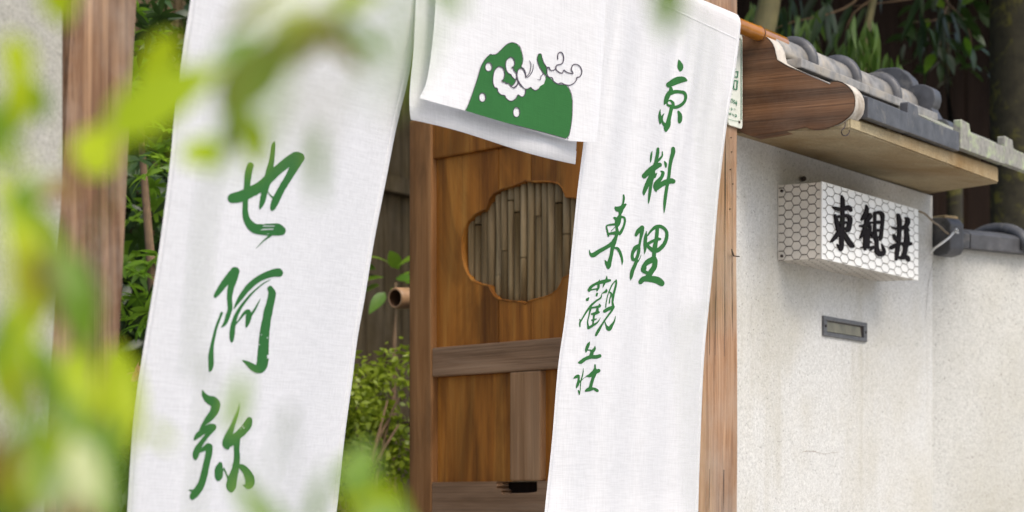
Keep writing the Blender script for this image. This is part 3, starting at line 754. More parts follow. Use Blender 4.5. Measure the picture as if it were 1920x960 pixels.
CH2 = [
 (1220, 105, 6.4, [
  [(333, 46, 8), (345, 85, 46), (354, 130, 70), (354, 160, 44), (352, 178, 18)],
  [(215, 345, 65), (270, 315, 80), (330, 290, 85), (388, 282, 64), (428, 292, 20)],
  [(240, 390, 40), (240, 420, 50), (205, 470, 60), (180, 530, 48), (158, 585, 8)],
  [(240, 445, 50), (290, 430, 45), (350, 430, 40), (400, 445, 42), (418, 490, 36), (400, 550, 36), (350, 595, 40), (290, 615, 40), (240, 600, 35), (205, 590, 28), (193, 565, 18), (205, 540, 16), (235, 535, 22), (265, 565, 36), (265, 600, 40)],
  [(250, 610, 45), (235, 680, 45), (215, 760, 50), (205, 820, 66), (185, 865, 62), (180, 900, 25)],
  [(185, 840, 60), (155, 815, 36), (135, 780, 26), (130, 740, 30), (150, 700, 12), (158, 690, 4)],
  [(112, 640, 6), (105, 690, 25), (108, 740, 38), (112, 790, 30), (108, 818, 8)],
  [(330, 668, 26), (348, 710, 50), (348, 765, 52), (342, 795, 32)]]),
 (1190, 270, 6.857, [
  [(222, 90, 6), (212, 130, 24), (205, 190, 24), (200, 235, 8)],
  [(295, 62, 36), (293, 110, 42), (280, 180, 45), (270, 240, 50), (235, 330, 60), (210, 400, 55), (175, 480, 60), (140, 560, 55), (118, 620, 40), (115, 655, 12)],
  [(352, 100, 14), (350, 150, 22), (320, 190, 30), (285, 225, 30)],
  [(120, 410, 66), (180, 350, 70), (250, 300, 75), (310, 270, 60), (325, 272, 44)],
  [(240, 380, 50), (215, 470, 42), (200, 560, 40), (188, 650, 36), (178, 730, 22), (172, 765, 8)], [(250, 420, 40), (285, 370, 6)],
  [(380, 225, 14), (395, 255, 34), (398, 295, 22)],
  [(335, 350, 16), (362, 370, 40), (340, 430, 45), (290, 490, 60), (265, 530, 60), (268, 585, 40), (275, 610, 14)],
  [(280, 560, 70), (340, 520, 65), (400, 490, 70), (460, 475, 70), (492, 480, 60)],
  [(490, 60, 50), (490, 110, 55), (465, 200, 48), (448, 300, 42), (438, 400, 42), (420, 500, 42), (400, 620, 42), (385, 740, 40), (378, 840, 22), (374, 892, 4)]]),
 (1170, 410, 6.86, [
  [(150, 212, 36), (180, 160, 55), (228, 112, 52)], [(232, 115, 50), (225, 180, 48), (210, 260, 32), (195, 340, 30)],
  [(185, 350, 50), (140, 380, 55), (105, 450, 40), (110, 520, 40), (150, 520, 40), (180, 450, 40), (190, 380, 40)],
  [(160, 540, 45), (135, 600, 45), (105, 670, 50), (90, 740, 40), (82, 790, 8)], [(220, 460, 4), (200, 510, 10), (175, 555, 14)],
  [(285, 155, 4), (275, 230, 40), (268, 320, 46), (268, 400, 30), (258, 455, 6)],
  [(300, 215, 20), (350, 150, 30), (410, 105, 45), (480, 105, 45), (540, 160, 40), (545, 240, 45), (510, 330, 50), (440, 400, 55), (380, 410, 55), (320, 370, 45), (290, 330, 40)],
  [(425, 120, 45), (420, 200, 48), (410, 280, 50), (395, 360, 60), (385, 430, 52), (382, 500, 50)],
  [(300, 325, 40), (360, 290, 36), (430, 265, 40), (462, 262, 28)],
  [(380, 520, 80), (300, 560, 70), (255, 630, 72), (245, 670, 50), (300, 700, 44)], [(400, 540, 60), (385, 620, 70), (340, 690, 70), (310, 740, 70)],
  [(208, 815, 56), (250, 775, 70), (330, 775, 80), (420, 790, 90), (475, 825, 80), (482, 840, 56)]]),
 (1095, 360, 6.4, [
  [(472, 38, 20), (475, 80, 26), (462, 150, 26), (440, 210, 60), (430, 270, 32), (415, 320, 60), (400, 370, 70), (390, 420, 32), (395, 480, 40), (380, 540, 40), (355, 600, 60), (340, 660, 46), (325, 750, 42), (305, 830, 50), (290, 885, 58), (290, 918, 15)],
  [(370, 180, 14), (400, 205, 60), (450, 190, 55), (495, 150, 26)],
  [(360, 310, 24), (400, 330, 50), (440, 300, 30), (480, 310, 26), (488, 350, 26), (470, 420, 28), (440, 480, 36), (425, 510, 20)],
  [(400, 385, 30), (340, 390, 26), (270, 405, 18), (275, 460, 22), (290, 525, 22)], [(285, 505, 26), (340, 495, 36), (400, 490, 50)], [(375, 415, 8), (320, 470, 8)],
  [(345, 610, 50), (270, 660, 45), (180, 710, 50), (110, 755, 55), (75, 745, 30), (60, 695, 5)],
  [(290, 880, 58), (265, 850, 35), (247, 815, 5)],
  [(350, 670, 18), (400, 680, 34), (435, 740, 32), (455, 820, 26), (453, 875, 6)]]),
 (1075, 515, 7.39, [
  [(215, 215, 46), (240, 170, 40), (300, 130, 36), (370, 105, 48), (440, 90, 50), (502, 78, 34)],
  [(360, 65, 6), (345, 110, 26), (345, 170, 34), (325, 220, 20)], [(215, 215, 30), (270, 205, 20), (330, 195, 24)],
  [(460, 15, 6), (455, 60, 28), (430, 110, 30), (405, 175, 8)],
  [(325, 262, 28), (318, 288, 26)], [(210, 320, 14), (190, 345, 42)],
  [(455, 200, 10), (450, 230, 36), (420, 245, 20), (390, 270, 10), (375, 320, 22), (310, 365, 24), (240, 430, 30), (180, 510, 24), (120, 610, 20), (90, 660, 26), (88, 720, 14)], [(80, 615, 8), (100, 640, 26)],
  [(235, 470, 30), (215, 560, 18), (195, 650, 18), (205, 740, 30)], [(240, 460, 26), (300, 450, 26), (360, 435, 36), (355, 405, 10)],
  [(330, 450, 26), (325, 510, 40), (285, 560, 26), (275, 640, 24), (265, 690, 20)], [(250, 545, 24), (300, 535, 40), (345, 520, 34)], [(255, 630, 24), (310, 615, 20)],
  [(205, 740, 34), (270, 700, 34), (330, 660, 20), (375, 595, 4)],
  [(590, 75, 22), (590, 130, 28), (570, 210, 30), (550, 300, 32), (540, 380, 28), (550, 440, 34)],
  [(590, 75, 14), (540, 130, 18), (505, 200, 16), (475, 280, 14), (455, 370, 14), (445, 450, 14)],
  [(430, 505, 44), (480, 475, 50), (550, 445, 40)], [(500, 240, 18), (525, 270, 28), (505, 330, 16), (495, 390, 20)], [(540, 290, 14), (500, 320, 10)],
  [(555, 450, 30), (520, 510, 28), (460, 590, 24), (400, 680, 26), (340, 780, 40), (310, 838, 30)],
  [(430, 640, 10), (455, 710, 24), (490, 750, 60), (530, 700, 40), (565, 640, 22), (582, 570, 5)]]),
 (1065, 630, 8.0, [
  [(322, 85, 8), (300, 130, 44), (275, 190, 44), (265, 240, 16)], [(280, 210, 14), (330, 212, 20), (360, 230, 50), (395, 190, 36), (400, 150, 8)], [(355, 250, 50), (340, 300, 60)],
  [(150, 400, 14), (190, 390, 55), (250, 345, 52), (330, 315, 55), (420, 312, 56), (472, 298, 52)],
  [(400, 435, 24), (402, 480, 30), (395, 540, 70), (375, 620, 48), (350, 700, 48), (330, 780, 50)],
  [(455, 520, 56), (390, 545, 70), (330, 590, 55), (290, 600, 30), (250, 620, 6), (190, 665, 14)],
  [(262, 820, 30), (310, 800, 60), (380, 790, 40), (430, 815, 44), (445, 825, 22)],
  [(228, 480, 5), (220, 560, 16), (200, 640, 18), (185, 700, 14), (180, 800, 12), (165, 880, 14)], [(150, 815, 14), (165, 850, 30)],
  [(80, 635, 10), (120, 610, 44), (155, 600, 36), (155, 660, 30), (140, 730, 40), (125, 772, 20)], [(160, 690, 30), (200, 660, 16)]]),
]
for k, (ox, oy, sc, st) in enumerate(CH2):
    hl = [[(310, 590), (340, 582), (338, 620), (322, 650), (300, 668), (285, 640), (286, 610)]] if k == 2 else ()
    ink('brush_character', ban2, bvh2, st, ox, oy, sc, M['ink'], 0.6, holes=hl, seed=10 + k, rough=0.03)

# short door curtain between the banners: front fall and a longer back fall
cur = thing('door_curtain', (3.9, 2.235, 2.25), 'short white cloth curtain between the long banners, printed with a green mountain and clouds', 'curtain')
Lf = [(823, -170), (820, -90), (817, 0), (813, 60), (806, 120), (798, 160), (786, 184)]
Rf = [(1137, -36), (1136, -10), (1135, 20), (1131, 90), (1127, 160), (1123, 220), (1118, 266)]
def Yf(u, v):
    return 2.207 + 0.006 * math.sin(u * 3.0 + 0.5) * v - 0.012 * v ** 2 * (1 - u) + 0.006 * max(0.0, 0.12 - u) / 0.12 * v + 0.002 * v * math.sin(u * 17)
cf, bvhf, gf = cloth('front_fall', cur, Lf, Rf, None, lambda u: 3 * math.sin(u * math.pi) + 9 * max(0, u - 0.25) / 0.6 * (1 if u < 0.85 else max(0, (1 - u) / 0.15)), Yf, 60, 44, sleeve=0.0285)
Lb = [(786, -170), (781, -40), (776, 85), (771, 140), (768, 178), (768, 205), (770, 223)]
Rb = [(1098, -40), (1094, 60), (1090, 130), (1086, 190), (1083, 240), (1081, 270), (1078, 307)]
def Yb(u, v):
    return 2.230 + 0.005 * math.sin(u * 5.0 + 0.3) * v + 0.005 * v * math.sin(u * 13 + 1) - 0.010 * v * v * (1 - u)
cb, bvhb, gb = cloth('back_fall', cur, Lb, Rb, None, lambda u: -3 * math.sin(u * math.pi * 2), Yb, 60, 44)
# turned hems along the lower edges
def hem(name, grid, off, nrow, lift):
    V = []; F = []
    a = grid[-1 - nrow]; b = grid[-1]
    n = len(a)
    for i in range(n):
        V += [a[i] + Vector((0, -lift, 0)), b[i] + Vector((0, -lift, -0.0004)), b[i] + Vector((0, lift * 0.2, -0.0012))]
        if i: F += [(3 * i - 3, 3 * i - 2, 3 * i + 1, 3 * i), (3 * i - 2, 3 * i - 1, 3 * i + 2, 3 * i + 1)]
    return obj(name, V, F, M['cloth'], cur, True)
hem('hem', gb, 0, 3, 0.0011)
EM = (865, 70, 4.8)
HILL = [(30, 662), (60, 600), (100, 490), (140, 370), (165, 285), (185, 235), (215, 190), (240, 166), (255, 152), (275, 156), (310, 150), (345, 120), (385, 80), (420, 55), (455, 47), (495, 60), (525, 90), (540, 140), (550, 190), (545, 230), (535, 265), (555, 280), (572, 310), (578, 345), (640, 420), (700, 400), (760, 345), (775, 350), (800, 368), (830, 405), (870, 425), (940, 430), (965, 460), (985, 510), (995, 570), (993, 700), (982, 800), (965, 880), (950, 902), (935, 911), (700, 847), (400, 772), (200, 712)]
HORN = [(690, 150), (704, 147), (717, 155), (722, 185), (735, 225), (758, 262), (766, 300), (762, 350), (735, 322), (705, 275), (685, 230), (678, 185)]
CA = [(330, 263), (360, 270), (380, 295), (385, 335), (375, 375), (358, 392), (372, 403), (385, 400), (400, 416), (415, 413), (432, 428), (445, 443), (465, 455), (485, 448), (500, 430), (508, 412), (540, 445), (572, 470), (568, 510), (555, 530), (535, 535), (505, 518), (490, 545), (460, 570), (430, 572), (400, 550), (385, 525), (350, 515), (325, 490), (318, 460), (295, 450), (280, 410), (280, 360), (290, 310), (308, 280)]
CB = [(435, 178), (462, 190), (475, 225), (470, 255), (447, 275), (465, 280), (470, 300), (490, 325), (492, 365), (478, 376), (455, 358), (440, 335), (420, 325), (400, 295), (393, 250), (402, 205)]
CC = [(485, 378), (503, 388), (503, 415), (483, 440), (462, 453), (445, 440), (465, 425), (480, 400)]
CD = [(510, 288), (535, 280), (558, 298), (572, 330), (574, 360), (610, 330), (680, 300), (700, 330), (735, 328), (757, 345), (755, 380), (740, 420), (705, 440), (690, 465), (660, 478), (630, 462), (618, 450), (590, 465), (560, 460), (530, 425), (508, 390), (498, 350), (500, 310)]
CE = [(765, 280), (780, 275), (800, 298), (835, 290), (850, 260), (900, 240), (1020, 243), (1080, 320), (1060, 355), (1035, 362), (1030, 385), (1005, 415), (965, 430), (925, 425), (895, 412), (860, 418), (825, 395), (812, 365), (785, 360), (768, 335)]
def circ(cx_, cy_, rx, ry): return [(cx_ + rx * math.cos(t), cy_ + ry * math.sin(t)) for t in [2 * math.pi * k / 18 for k in range(18)]]
DOTS = [circ(240, 267, 31, 39), circ(184, 541, 30, 40), circ(491, 675, 30, 44)]
ink('green_mountain', cur, bvhf, [], *EM, M['ink'], 1.1, polys=[HILL, HORN], holes=[CA, CB, CC, CD, CE] + DOTS, lift=0.0008)
W_ = 7
def closed(p, w=W_): return [(x, y, w) for x, y in p] + [(p[0][0], p[0][1], w)]
LINES = [closed(HILL[:24], 5)[:-1], [(x, y, 5) for x, y in HILL[30:42]], closed(HORN, 5), closed(CA), closed(CB), closed(CC),
         [(x, y, W_) for x, y in CD[13:]] + [(x, y, W_) for x, y in CD[:5]], [(x, y, W_) for x, y in CE[:5]] + [],
         [(x, y, W_ + 2) for x, y in ((765, 280), (768, 335), (785, 360), (812, 365), (825, 395), (860, 418), (895, 412), (925, 425), (965, 432), (1005, 415), (1030, 385), (1035, 362), (1060, 355), (1078, 325), (1077, 290), (1055, 255), (1020, 243), (995, 255), (985, 290), (1000, 325), (970, 322), (940, 312), (918, 296), (905, 320), (880, 318), (848, 288), (852, 254), (895, 240), (914, 210), (912, 160), (890, 134), (866, 150), (862, 195))],
         [(722, 185, 6), (740, 235, 7), (765, 268, 7), (785, 270, 7), (800, 297, 7), (830, 295, 7), (848, 275, 7)],
         [(608, 208, 4), (622, 250, 7), (608, 320, 7), (572, 362, 5)], [(645, 240, 4), (636, 300, 7), (602, 352, 7), (572, 362, 5)],
         [(735, 328, 6), (712, 352, 6), (704, 382, 6), (680, 380, 4)]] + [closed(d, 6) for d in DOTS]
ink('dark_outline', cur, bvhf, LINES, *EM, M['outline'], 0.6, lift=0.0014, rough=0.06)

# ------------------------------------------------------------------ green enamel address plate on the post
plate = thing('address_plate', on_y(1376, 244, YP), 'narrow pale enamel plate with green lettering, half hidden behind the banner edge', 'sign')
pa = on_y(1389.0, 66, YP); pb = on_y(1386, 240, YP)
XR = pa.x - 0.004
zt, zb_ = on_y(1380, 64, YP).z, on_y(1380, 240, YP).z
bm = bmesh.new()
def rrect(x0, x1, z0, z1, r, y, n=5):
    P = []
    for cx_, cz_, a0 in ((x1 - r, z1 - r, 0), (x0 + r, z1 - r, 90), (x0 + r, z0 + r, 180), (x1 - r, z0 + r, 270)):
        for k in range(n + 1):
            a = math.radians(a0 + 90 * k / n); P.append(Vector((cx_ + r * math.cos(a), y, cz_ + r * math.sin(a))))
    return P
MB().prism(rrect(XR - 0.075, XR, zb_, zt, 0.008, YP - 0.006), Vector((0, 0.004, 0)), 0.0008).build('plate_body', M['plate'], plate)
yp = YP - 0.0075
PV = [(XR - 2, yp, 0), (XR + 2, yp, 0), (XR + 2, yp, 4), (XR - 2, yp, 4)]
bvhp = BVHTree.FromPolygons([Vector(p) for p in PV], [(0, 1, 2, 3)])
PL = [[(85, 135, 16), (112, 132, 18)], [(100, 120, 14), (98, 180, 16)], [(80, 185, 14), (115, 182, 16)], [(110, 195, 14), (92, 235, 14), (80, 262, 8)], [(86, 225, 10), (104, 275, 12)],
      [(78, 385, 10), (92, 380, 12)], [(88, 405, 9), (116, 405, 9)], [(88, 405, 8), (82, 450, 8)], [(114, 405, 9), (110, 455, 9)], [(84, 452, 9), (112, 455, 9)], [(80, 485, 9), (112, 488, 9)], [(80, 485, 9), (76, 560, 9)], [(110, 488, 10), (104, 565, 10)], [(76, 560, 9), (104, 565, 9)], [(62, 455, 9), (78, 440, 9)], [(62, 500, 9), (72, 545, 9)],
      [(50, 535, 8), (58, 560, 8)], [(46, 585, 8), (58, 610, 8)], [(42, 655, 5), (40, 680, 5)], [(55, 650, 5), (68, 655, 5), (66, 680, 5), (52, 678, 5), (55, 650, 5)], [(76, 660, 5), (86, 665, 5), (76, 675, 5), (86, 685, 5), (74, 692, 5)], [(100, 665, 5), (92, 690, 5), (106, 692, 5)], [(103, 675, 5), (101, 710, 5)],
      [(32, 735, 5), (36, 745, 5)], [(55, 730, 6), (62, 745, 6), (54, 750, 6)], [(80, 738, 5), (90, 745, 5)], [(28, 770, 6), (40, 790, 6)], [(50, 775, 6), (48, 795, 6)], [(66, 785, 6), (76, 800, 6)], [(88, 790, 6), (100, 795, 6), (98, 810, 6), (86, 806, 6)], [(20, 828, 4), (70, 845, 4), (118, 852, 4)]]
ink('lettering', plate, bvhp, PL, 1360, 50, 4.8, M['plate_ink'], 0.5, lift=0.0, rough=0.0)['kind'] = 'stuff'
obj('border_line', [(XR - 0.011, yp, zb_ + 0.02), (XR - 0.008, yp, zb_ + 0.02), (XR - 0.008, yp, zt - 0.01), (XR - 0.011, yp, zt - 0.01)], [(0, 1, 2, 3)], M['plate_ink'], plate)
for z in (zb_ + 0.013, zt - 0.012):
    MB().tube([(XR - 0.02, YP - 0.009, z), (XR - 0.02, YP + 0.002, z)], 0.003, 8).build('nail_head', M['iron'], plate)

# ------------------------------------------------------------------ iron hook under the eave
h0 = on_y(1584, 236, 2.06); 
hk = [on_y(px, py, 1.997) for px, py in ((1585, 229), (1584, 238), (1579, 243), (1577.5, 248), (1580, 253), (1585, 254.5), (1590, 252), (1592.5, 247), (1592, 244))]
tag(obj('metal_hook', *(lambda m: (m.V, m.F))(MB().tube([tuple(p) for p in catmull([tuple(q) for q in hk], 0.004)], 0.0014, 6)), M['iron'], None, True),
    'small dark iron hook hanging below the eave of the wall', 'hook')

# ------------------------------------------------------------------ sign box
sign = thing('sign_box', (5.57, 2.31, 1.766), 'white boxed wall sign with black characters and hexagonal wire pattern', 'sign')
SX0, SX1, SY0, SZ0, SZ1 = 5.252, 5.886, 2.196, 1.766, 1.9475
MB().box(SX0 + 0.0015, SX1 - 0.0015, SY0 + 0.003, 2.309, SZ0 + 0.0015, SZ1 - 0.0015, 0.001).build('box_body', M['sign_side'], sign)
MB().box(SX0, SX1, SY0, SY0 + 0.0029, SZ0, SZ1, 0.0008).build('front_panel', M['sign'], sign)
def hexwire(u0, u1, v0, v1, to3, cell, name, w=0.0007, wt=0.0013, squash=1.0):
    u0, u1 = u0 / squash, u1 / squash; to3_ = to3; to3 = lambda u, v, l: to3_(u * squash, v, l)
    """chicken wire: hexagons with thicker twisted horizontal sides; u,v in metres; lines clipped to the panel"""
    r = cell / 2; V = []; F = []
    hx = 1.5 * r; hy = math.sqrt(3) * r
    segs = set()
    for i in range(int((u1 - u0) / hx) + 3):
        for j in range(int((v1 - v0) / hy) + 3):
            cx_ = u0 + i * hx; cy_ = v0 + j * hy + (hy / 2 if i % 2 else 0)
            pts = [(cx_ + r * math.cos(math.radians(60 * k)), cy_ + r * math.sin(math.radians(60 * k))) for k in range(6)]
            for k in range(6):
                a, b = pts[k], pts[(k + 1) % 6]
                key = tuple(sorted(((round(a[0], 5), round(a[1], 5)), (round(b[0], 5), round(b[1], 5)))))
                segs.add(key)
    for (a, b) in sorted(segs):
        t0, t1 = 0.0, 1.0; d = (b[0] - a[0], b[1] - a[1]); ok = True
        for p, q, lo_, hi_ in ((a[0], d[0], u0, u1), (a[1], d[1], v0, v1)):
            if abs(q) < 1e-9:
                if p < lo_ or p > hi_: ok = False
            else:
                s0, s1 = (lo_ - p) / q, (hi_ - p) / q
                if s0 > s1: s0, s1 = s1, s0
                t0, t1 = max(t0, s0), min(t1, s1)
        if not ok or t1 - t0 < 0.02: continue
        A = (a[0] + d[0] * t0, a[1] + d[1] * t0); B = (a[0] + d[0] * t1, a[1] + d[1] * t1)
        horiz = abs(d[1]) < 1e-4
        ww = wt if horiz else w
        L = math.hypot(d[0], d[1]); nx_, ny_ = -d[1] / L * ww, d[0] / L * ww
        n = len(V); lift = 0.0012 if horiz else 0.0009
        for (x, y) in ((A[0] - nx_, A[1] - ny_), (B[0] - nx_, B[1] - ny_), (B[0] + nx_, B[1] + ny_), (A[0] + nx_, A[1] + ny_)): V.append(to3(x, y, lift))
        F.append((n, n + 1, n + 2, n + 3))
    return obj(name, V, F, M['wire'], sign)
CELL = 0.0246
hexwire(SX0 + 0.003, SX1 - 0.003, SZ0 + 0.002, SZ1 - 0.002, lambda u, v, l: (u, SY0 - l, v), CELL, 'wire_mesh', 0.0006, 0.0009, 2.4)
hexwire(SY0 + 0.006, 2.306, SZ0 + 0.002, SZ1 - 0.002, lambda u, v, l: (SX0 + 0.0015 - l, u, v), CELL, 'wire_mesh', 0.0008, 0.0013, 1.07)
hexwire(SX0 + 0.003, SX1 - 0.003, SY0 + 0.006, 2.306, lambda u, v, l: (u, v, SZ0 + 0.0015 - l), CELL, 'wire_mesh', 0.0006, 0.0009, 2.4)
for z in (SZ0 + 0.012, SZ1 - 0.016):
    MB().tube([(SX0 - 0.003, 2.298, z), (SX0 + 0.004, 2.298, z)], 0.0035, 8).build('screw', M['iron'], sign)
sp_ = [(SX0 - 1, SY0, 1), (SX1 + 1, SY0, 1), (SX1 + 1, SY0, 3), (SX0 - 1, SY0, 3)]
bvhs = BVHTree.FromPolygons([Vector(p) for p in sp_], [(0, 1, 2, 3)])
SG = [
 (1545, 360, 8.0, [
  [(250, 50, 8), (265, 110, 46), (268, 180, 54), (268, 260, 44), (265, 350, 50), (262, 450, 60), (255, 560, 60), (250, 680, 60), (250, 790, 58), (245, 850, 50), (245, 882, 14)],
  [(240, 860, 50), (210, 820, 34), (182, 780, 5)], [(115, 222, 8), (160, 245, 46), (220, 260, 60), (300, 250, 70), (350, 228, 56), (382, 260, 50), (392, 290, 20)],
  [(150, 340, 20), (170, 420, 50), (185, 500, 50), (205, 570, 40)], [(190, 370, 40), (260, 365, 50), (330, 355, 52), (378, 400, 58), (370, 480, 60), (350, 560, 66), (340, 590, 30)],
  [(190, 462, 40), (350, 458, 40)], [(190, 560, 50), (340, 552, 50)],
  [(230, 590, 70), (180, 650, 60), (120, 720, 40), (85, 755, 8)], [(280, 600, 40), (320, 680, 60), (370, 760, 72), (408, 810, 56), (430, 825, 15)]]),
 (1600, 375, 8.0, [
  [(178, 72, 6), (190, 130, 45), (175, 200, 60), (135, 270, 50), (105, 305, 8)], [(235, 215, 46), (235, 250, 60), (190, 310, 60), (180, 330, 50)],
  [(92, 390, 26), (140, 390, 40), (200, 350, 50), (262, 340, 34)], [(190, 340, 60), (160, 430, 56), (120, 520, 40), (85, 580, 8)], [(235, 380, 30), (235, 440, 44), (190, 465, 50)],
  [(170, 480, 50), (165, 600, 50), (160, 700, 40), (165, 748, 20)], [(205, 470, 50), (200, 580, 60), (208, 690, 40)], [(170, 560, 26), (280, 560, 26)], [(170, 640, 26), (250, 630, 26)], [(100, 712, 8), (160, 710, 34), (230, 715, 30), (300, 700, 30), (250, 750, 20)], [(240, 470, 36), (285, 560, 30)],
  [(310, 195, 40), (310, 300, 36), (308, 420, 40), (315, 540, 56), (335, 620, 50), (338, 700, 50), (345, 770, 66), (390, 808, 76), (435, 805, 56), (448, 760, 40), (430, 700, 24), (412, 655, 5)],
  [(310, 200, 30), (380, 185, 46), (422, 230, 56), (425, 320, 40), (415, 430, 42), (400, 560, 42), (390, 598, 20)], [(310, 335, 52), (420, 335, 52)], [(310, 455, 44), (410, 455, 44)], [(310, 560, 36), (400, 560, 36)]]),
 (1600, 375, 8.0, [
  [(660, 220, 36), (672, 280, 60), (680, 350, 60), (678, 430, 50), (675, 540, 50), (665, 640, 50), (650, 740, 56), (640, 830, 46), (630, 895, 30)],
  [(565, 410, 10), (620, 425, 40), (700, 430, 46), (760, 410, 50), (800, 350, 60), (800, 290, 56), (770, 265, 18)], [(750, 410, 60), (800, 440, 40), (825, 465, 10)],
  [(592, 518, 20), (615, 570, 56), (640, 600, 40)], [(560, 715, 60), (600, 690, 50), (650, 660, 40)],
  [(780, 440, 50), (790, 540, 66), (790, 620, 76), (770, 720, 60), (755, 800, 60), (725, 865, 56)], [(695, 650, 40), (760, 660, 60), (835, 658, 56), (852, 642, 20)],
  [(672, 860, 40), (720, 870, 50), (790, 860, 60), (812, 895, 46), (815, 922, 10)]])]
for k, (ox, oy, sc, st) in enumerate(SG):
    ink('raised_character', sign, bvhs, st, ox, oy, sc, M['black'], 0.6, lift=0.004, slab=0.0036, rough=0.02, seed=30 + k)
MB().tube([on_y(1508, 335, 2.308), on_y(1507, 335, 2.298)], 0.006, 8).build('bracket_bolt', M['iron'], sign)

# ------------------------------------------------------------------ mail slot
slot = thing('mail_slot', (5.664, 2.31, 1.607), 'small bronze letter slot set into the pale wall below the sign box', 'mail slot')
mx0, mx1, mz0, mz1 = 5.522, 5.808, 1.607, 1.656
fr_ = MB()
yf = 2.304
fr_.box(mx0, mx1, yf, 2.312, mz1 - 0.010, mz1, 0.0012).box(mx0, mx1, yf, 2.312, mz0, mz0 + 0.010, 0.0012)
fr_.box(mx0, mx0 + 0.022, yf, 2.312, mz0 + 0.0101, mz1 - 0.0101, 0.0008).box(mx1 - 0.022, mx1, yf, 2.312, mz0 + 0.0101, mz1 - 0.0101, 0.0008)
fr_.build('frame', M['bronze'], slot)
MB().prism([Vector((mx0 + 0.024, 2.3095, mz1 - 0.0125)), Vector((mx1 - 0.036, 2.3095, mz1 - 0.0125)), Vector((mx1 - 0.036, 2.3062, mz0 + 0.0115)), Vector((mx0 + 0.024, 2.3062, mz0 + 0.0115))], Vector((0, 0.0015, 0))).build('flap', M['flap'], slot)
MB().box(mx0 + 0.0225, mx1 - 0.0225, 2.3096, 2.3099, mz0 + 0.0105, mz1 - 0.0105).build('slot_recess', M['iron'], slot)
for x in (mx0 + 0.011, mx1 - 0.011):
    MB().tube([(x, yf - 0.002, (mz0 + mz1) / 2), (x, yf + 0.001, (mz0 + mz1) / 2)], 0.0032, 10).build('screw', M['iron'], slot)

# ------------------------------------------------------------------ cables tied at the wall joint
def cable(name, pts, r, mat, label):
    P = catmull([tuple(p) for p in pts], 0.01)
    m = MB().tube([tuple(p) for p in P], r, 8)
    return tag(obj(name, m.V, m.F, mat, None, True), label, 'cable')
cable('cable', [on_y(1721, 396, 2.25), on_y(1733, 400, 2.24), on_y(1748, 414, 2.235), on_y(1762, 424, 2.24), on_y(1772, 434, 2.25), on_y(1781, 440, 2.26)], 0.0028, M['cable_b'], 'brown cable running from the sign box to the tiles of the lower wall')
cable('cable', [on_y(1790, 434, 2.235), on_y(1786, 438, 2.23), on_y(1780, 445, 2.225), on_y(1767, 455, 2.225), on_y(1753, 465, 2.24), on_y(1745, 474, 2.295)], 0.0032, M['cable_w'], 'short white cable tied over the corner of the dark coping')
cable('cable', [on_y(1796, 433, 2.235), on_y(1793, 429, 2.23), on_y(1791, 434, 2.225), on_y(1797, 437, 2.23)], 0.0022, M['cable_w'], 'white knotted cable end on top of the dark coping')

# ------------------------------------------------------------------ gate door, swung inwards
DO = Vector((5.152, 3.275, 0)); De = Vector((-0.361, -0.9326, 0)).normalized(); Dn = Vector((-De.y, De.x, 0))   # Dn: away from the viewer
rzd = math.atan2(De.y, De.x)
door = thing('gate_door', DO, 'brown wooden gate door standing ajar, with a flower shaped bamboo window', 'door', rz=rzd)
DM = Matrix.Translation(DO) @ Matrix.Rotation(rzd, 4, 'Z')
Dm = -Dn
def on_door(px, py, y0=0.017):
    DP = DO + Dn * y0
    r = ray(px, py); t = DP.to_2d().dot(Dm.to_2d()) / (r.x * Dm.x + r.y * Dm.y)
    p = CAMP + r * t
    return ((p - DO).dot(De), p.z)
DL = 0.885
ZB = 0.12
def dbox(name, x0, x1, z0, z1, y0, y1, mat, bev=0.004): return MB().box(x0, x1, y0, y1, z0, z1, bev, DM).build(name, mat, door)
dbox('stile', 0.0, 0.094, ZB, 2.16, 0.0, 0.045, M['door_v'], 0.006)
dbox('stile', DL - 0.094, DL, ZB, 2.16, 0.0, 0.045, M['door_v'], 0.006)
dbox('rail', 0.0945, DL - 0.0945, 2.053, 2.155, 0.004, 0.041, M['door_p'])
dbox('rail', 0.0945, DL - 0.0945, 1.510, 1.583, 0.0015, 0.043, M['door_h'], 0.005)
# lower rail with its broken mortise
rail_px = [(0.0945, 1.020), (DL - 0.0945, 1.020), (DL - 0.0945, 1.2475)]
notch = [(0.507, 1.2475), (0.507, 1.224), (0.498, 1.2215), (0.47, 1.220), (0.44, 1.2195), (0.412, 1.2185), (0.404, 1.216), (0.392, 1.2205), (0.380, 1.2165), (0.370, 1.222), (0.374, 1.2265), (0.362, 1.230), (0.352, 1.2315), (0.358, 1.2375), (0.352, 1.2425), (0.356, 1.2475), (0.0945, 1.2475)]
MB().prism([DM @ Vector((x, 0.0015, z)) for x, z in rail_px + notch], Dn * 0.043, 0.0015).build('rail', M['door_h'], door)
dbox('rail', 0.0945, DL - 0.0945, ZB, 0.26, 0.0015, 0.043, M['door_h'], 0.005)
dbox('mortise_shade', 0.36, 0.56, 1.19, 1.2465, 0.034, 0.0415, M['dark_wood'], 0.0)  # dark board painting the shade inside the broken notch
# muntin and lower panels
dbox('muntin', 0.402, 0.517, 1.2485, 1.5095, 0.003, 0.04, M['muntin'], 0.005)
dbox('panel_board', 0.0945, 0.4015, 1.2480, 1.5095, 0.02, 0.03, M['door_p'], 0.0)
dbox('panel_board', 0.5175, DL - 0.0945, 1.2480, 1.5095, 0.02, 0.03, M['door_p'], 0.0)
dbox('panel_board', 0.0945, DL - 0.0945, 0.2605, 1.0195, 0.02, 0.03, M['door_p'], 0.0)
